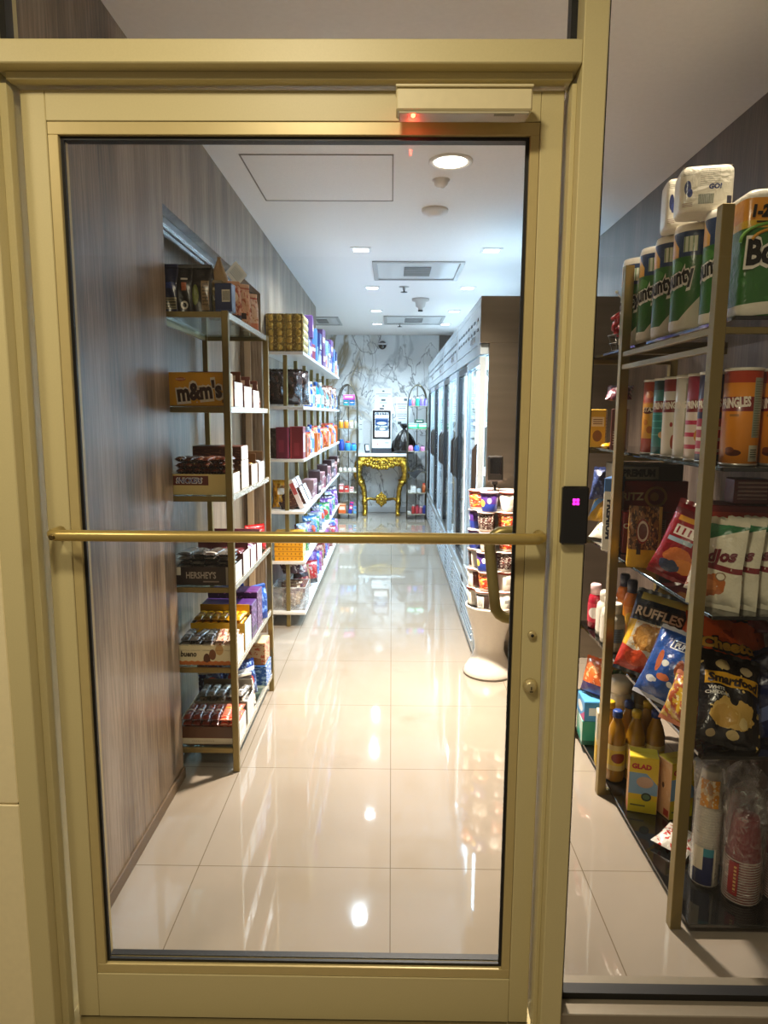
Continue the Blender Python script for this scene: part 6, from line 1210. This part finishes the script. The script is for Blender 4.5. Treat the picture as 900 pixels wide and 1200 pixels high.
rbox('tea','carton','teal carton at the bottom of a stack at the far end of the bottom shelf','box',.10,.14,.105,('1f8a78',[('r',.0,1,.0,.2,'0f5a50')]),('2a9c88',[('d',1,.8,1.0,'b8d8d0'),('r',0,1,0,.15,'14685c')]),None,.868,2.765,Z5,-.12)
rbox('blu','carton','sky blue carton lying on the teal one, far end of the bottom shelf','box',.10,.14,.085,('3a8ac8',[('r',.2,.8,.3,.7,'d8e4ec')]),('4a9ad8',[('e',.5,.5,.3,.25,'e8eef2'),('d',1,-1,.5,'c84a8a')]),('5aa8e0',[('d',1,1,1.2,'d8e8f4')]),.868,2.765,Z5+.1065,-.05)
rbox('pin','carton','bright pink carton behind the sky blue one, far end of the bottom shelf','box',.07,.07,.10,('d83a8a',[('r',.1,.9,.3,.7,'f0c8dc')]),('e04a98',()),None,.99,2.80,Z5,0)
R('org',bag_maker('snack_bag',.13,.14,.06,'d8642a',[('n',6,.56,'f0b080'),('r',0,1,.0,.3,'3a2a6a')],(),(),seed=80,parts=False),'orange bag leaning on the sky blue carton, far end of the bottom shelf','bag',.866,2.755,Z5+.205,(-.3,0,-.9))
R('grn',bag_maker('snack_bag',.13,.13,.06,'1f4a24',[('n',6,.56,'5a8a4a')],(),(),seed=81,parts=False),'dark green bag behind the orange one, far end of the bottom shelf','bag',.96,2.80,Z5+.205,(-.2,0,-.9))
R('fbg',bag_maker('snack_bag',.12,.11,.035,'c8c4bc',[('n',6,.55,'a8241c'),('n',11,.62,'ece8e0')],(),(),seed=82,rough=.12,parts=False,wr=.006),'small clear and red bag lying flat at the aisle edge of the bottom shelf','bag',.885,1.985,Z5,(-1.45,0,-.9),None,.018)
# cups in clear sleeves
def cup_sleeve(n,r0,r1,hc,pitch,col,rim,film_h,sr,seed,extra=None):
    def f():
        t=thing('cup_sleeve','x','cups'); cm=mat(col,.35,coat=.2); rm=mat(rim,.4)
        for k in range(n):
            z=.006+k*pitch; b=MB(); full=k==n-1
            b.lathe([(r1*1.02,z-.002),(r1*1.045,z),(r1*1.02,z+.0022)],28,mi=1,cap=False)
            zt=z+(hc if full else pitch); rt=r1+(r0-r1)*((zt-z)/hc)
            b.lathe([(r1*1.0,z+.001),(rt,zt)]+([(r0*.95,zt+.002),(.0001,zt+.001)] if full else []),28,cap=False)
            b.build('cup',[cm,rm],t)
        top=.006+(n-1)*pitch+hc; R_=random.Random(seed); p=[R_.uniform(0,6) for _ in range(4)]
        wp=lambda a,z:1+(.035+.22*max(0,(z-top*.85))/(film_h-top*.85+1e-6))*math.sin(5*a+p[0]+12*z)+.02*math.sin(11*a+p[1]-30*z)+.015*math.sin(23*a+p[2]+60*z)
        prof=[(sr*.96,.001),(sr*1.03,.01),(sr*1.03,top*.5),(sr*1.03,top*.8),(sr*1.06,top),(sr*1.10,top+(film_h-top)*.25),(sr*.98,top+(film_h-top)*.5),(sr*.62,top+(film_h-top)*.75),(sr*.30,film_h*.97),(sr*.5,film_h)]
        MB().lathe(prof,40,warp=wp,cap=False).build('wrapper',FILM,t)
        if extra: extra(t,sr)
        return t
    return f
def lab_red(t,sr):
    MB().grid(lambda u,v:(math.sin(-1.15+u*.5)*(sr*1.05),-math.cos(-1.15+u*.5)*(sr*1.05),.03+.10*v),8,4).build('label',art('9a2a2c',[('r',.55,.8,.1,.9,'d8b070'),('s','v',9,.4,.55,.8,.1,.9,'7a1a1c')],.4),t)
    b=MB(); b.box(.01,.035,-sr*.9,-sr*.88,.262,.272,bev=.001,M=Matrix.Rotation(.25,4,'Y')); b.build('tape',mat('101012',.4),t)
def lab_foam(t,sr):
    MB().grid(lambda u,v:(math.sin(-1.3+u*1.5)*(sr*1.06),-math.cos(-1.3+u*1.5)*(sr*1.06),.012+.115*v),12,4).build('label',art('1c2858',[('r',0,1,.78,1,'2f8a9c'),('r',0,.45,.4,1,'e4dcc4'),('r',.9,1,0,1,'d8d0bc')],.4),t)
    MB().grid(lambda u,v:(math.sin(-1.1+u*1.2)*(sr*1.05),-math.cos(-1.1+u*1.2)*(sr*1.05),.255+.085*v),12,4).build('label',art('d8922a',[('n',5,.56,'f0e0c0'),('w',.4,.55,.1,9,'e8c890')],.4),t)
xf=X_at(828,1.865,.15); R('foam',cup_sleeve(34,.026,.037,.075,.0083,'e6dfce','efe9da',.40,.041,5,lab_foam),'tall clear sleeve of white foam cups behind the near gold post, bottom shelf','cups',xf,1.865,Z5)
xr=X_at(871,1.79,.1); R('redc',cup_sleeve(17,.034,.0475,.12,.0078,'8c1a2c','e4d0c4',.36,.053,6,lab_red),'clear sleeve of stacked red cups at the near end of the bottom shelf','cups',xr,1.80,Z5)
R('redc',None,'clear sleeve of stacked red cups cut by the right edge of the view','cups',xr+.118,1.805,Z5,.6)
R('redc',None,'clear sleeve of stacked red cups behind the nearest red one','cups',xr+.055,1.915,Z5,1.9)
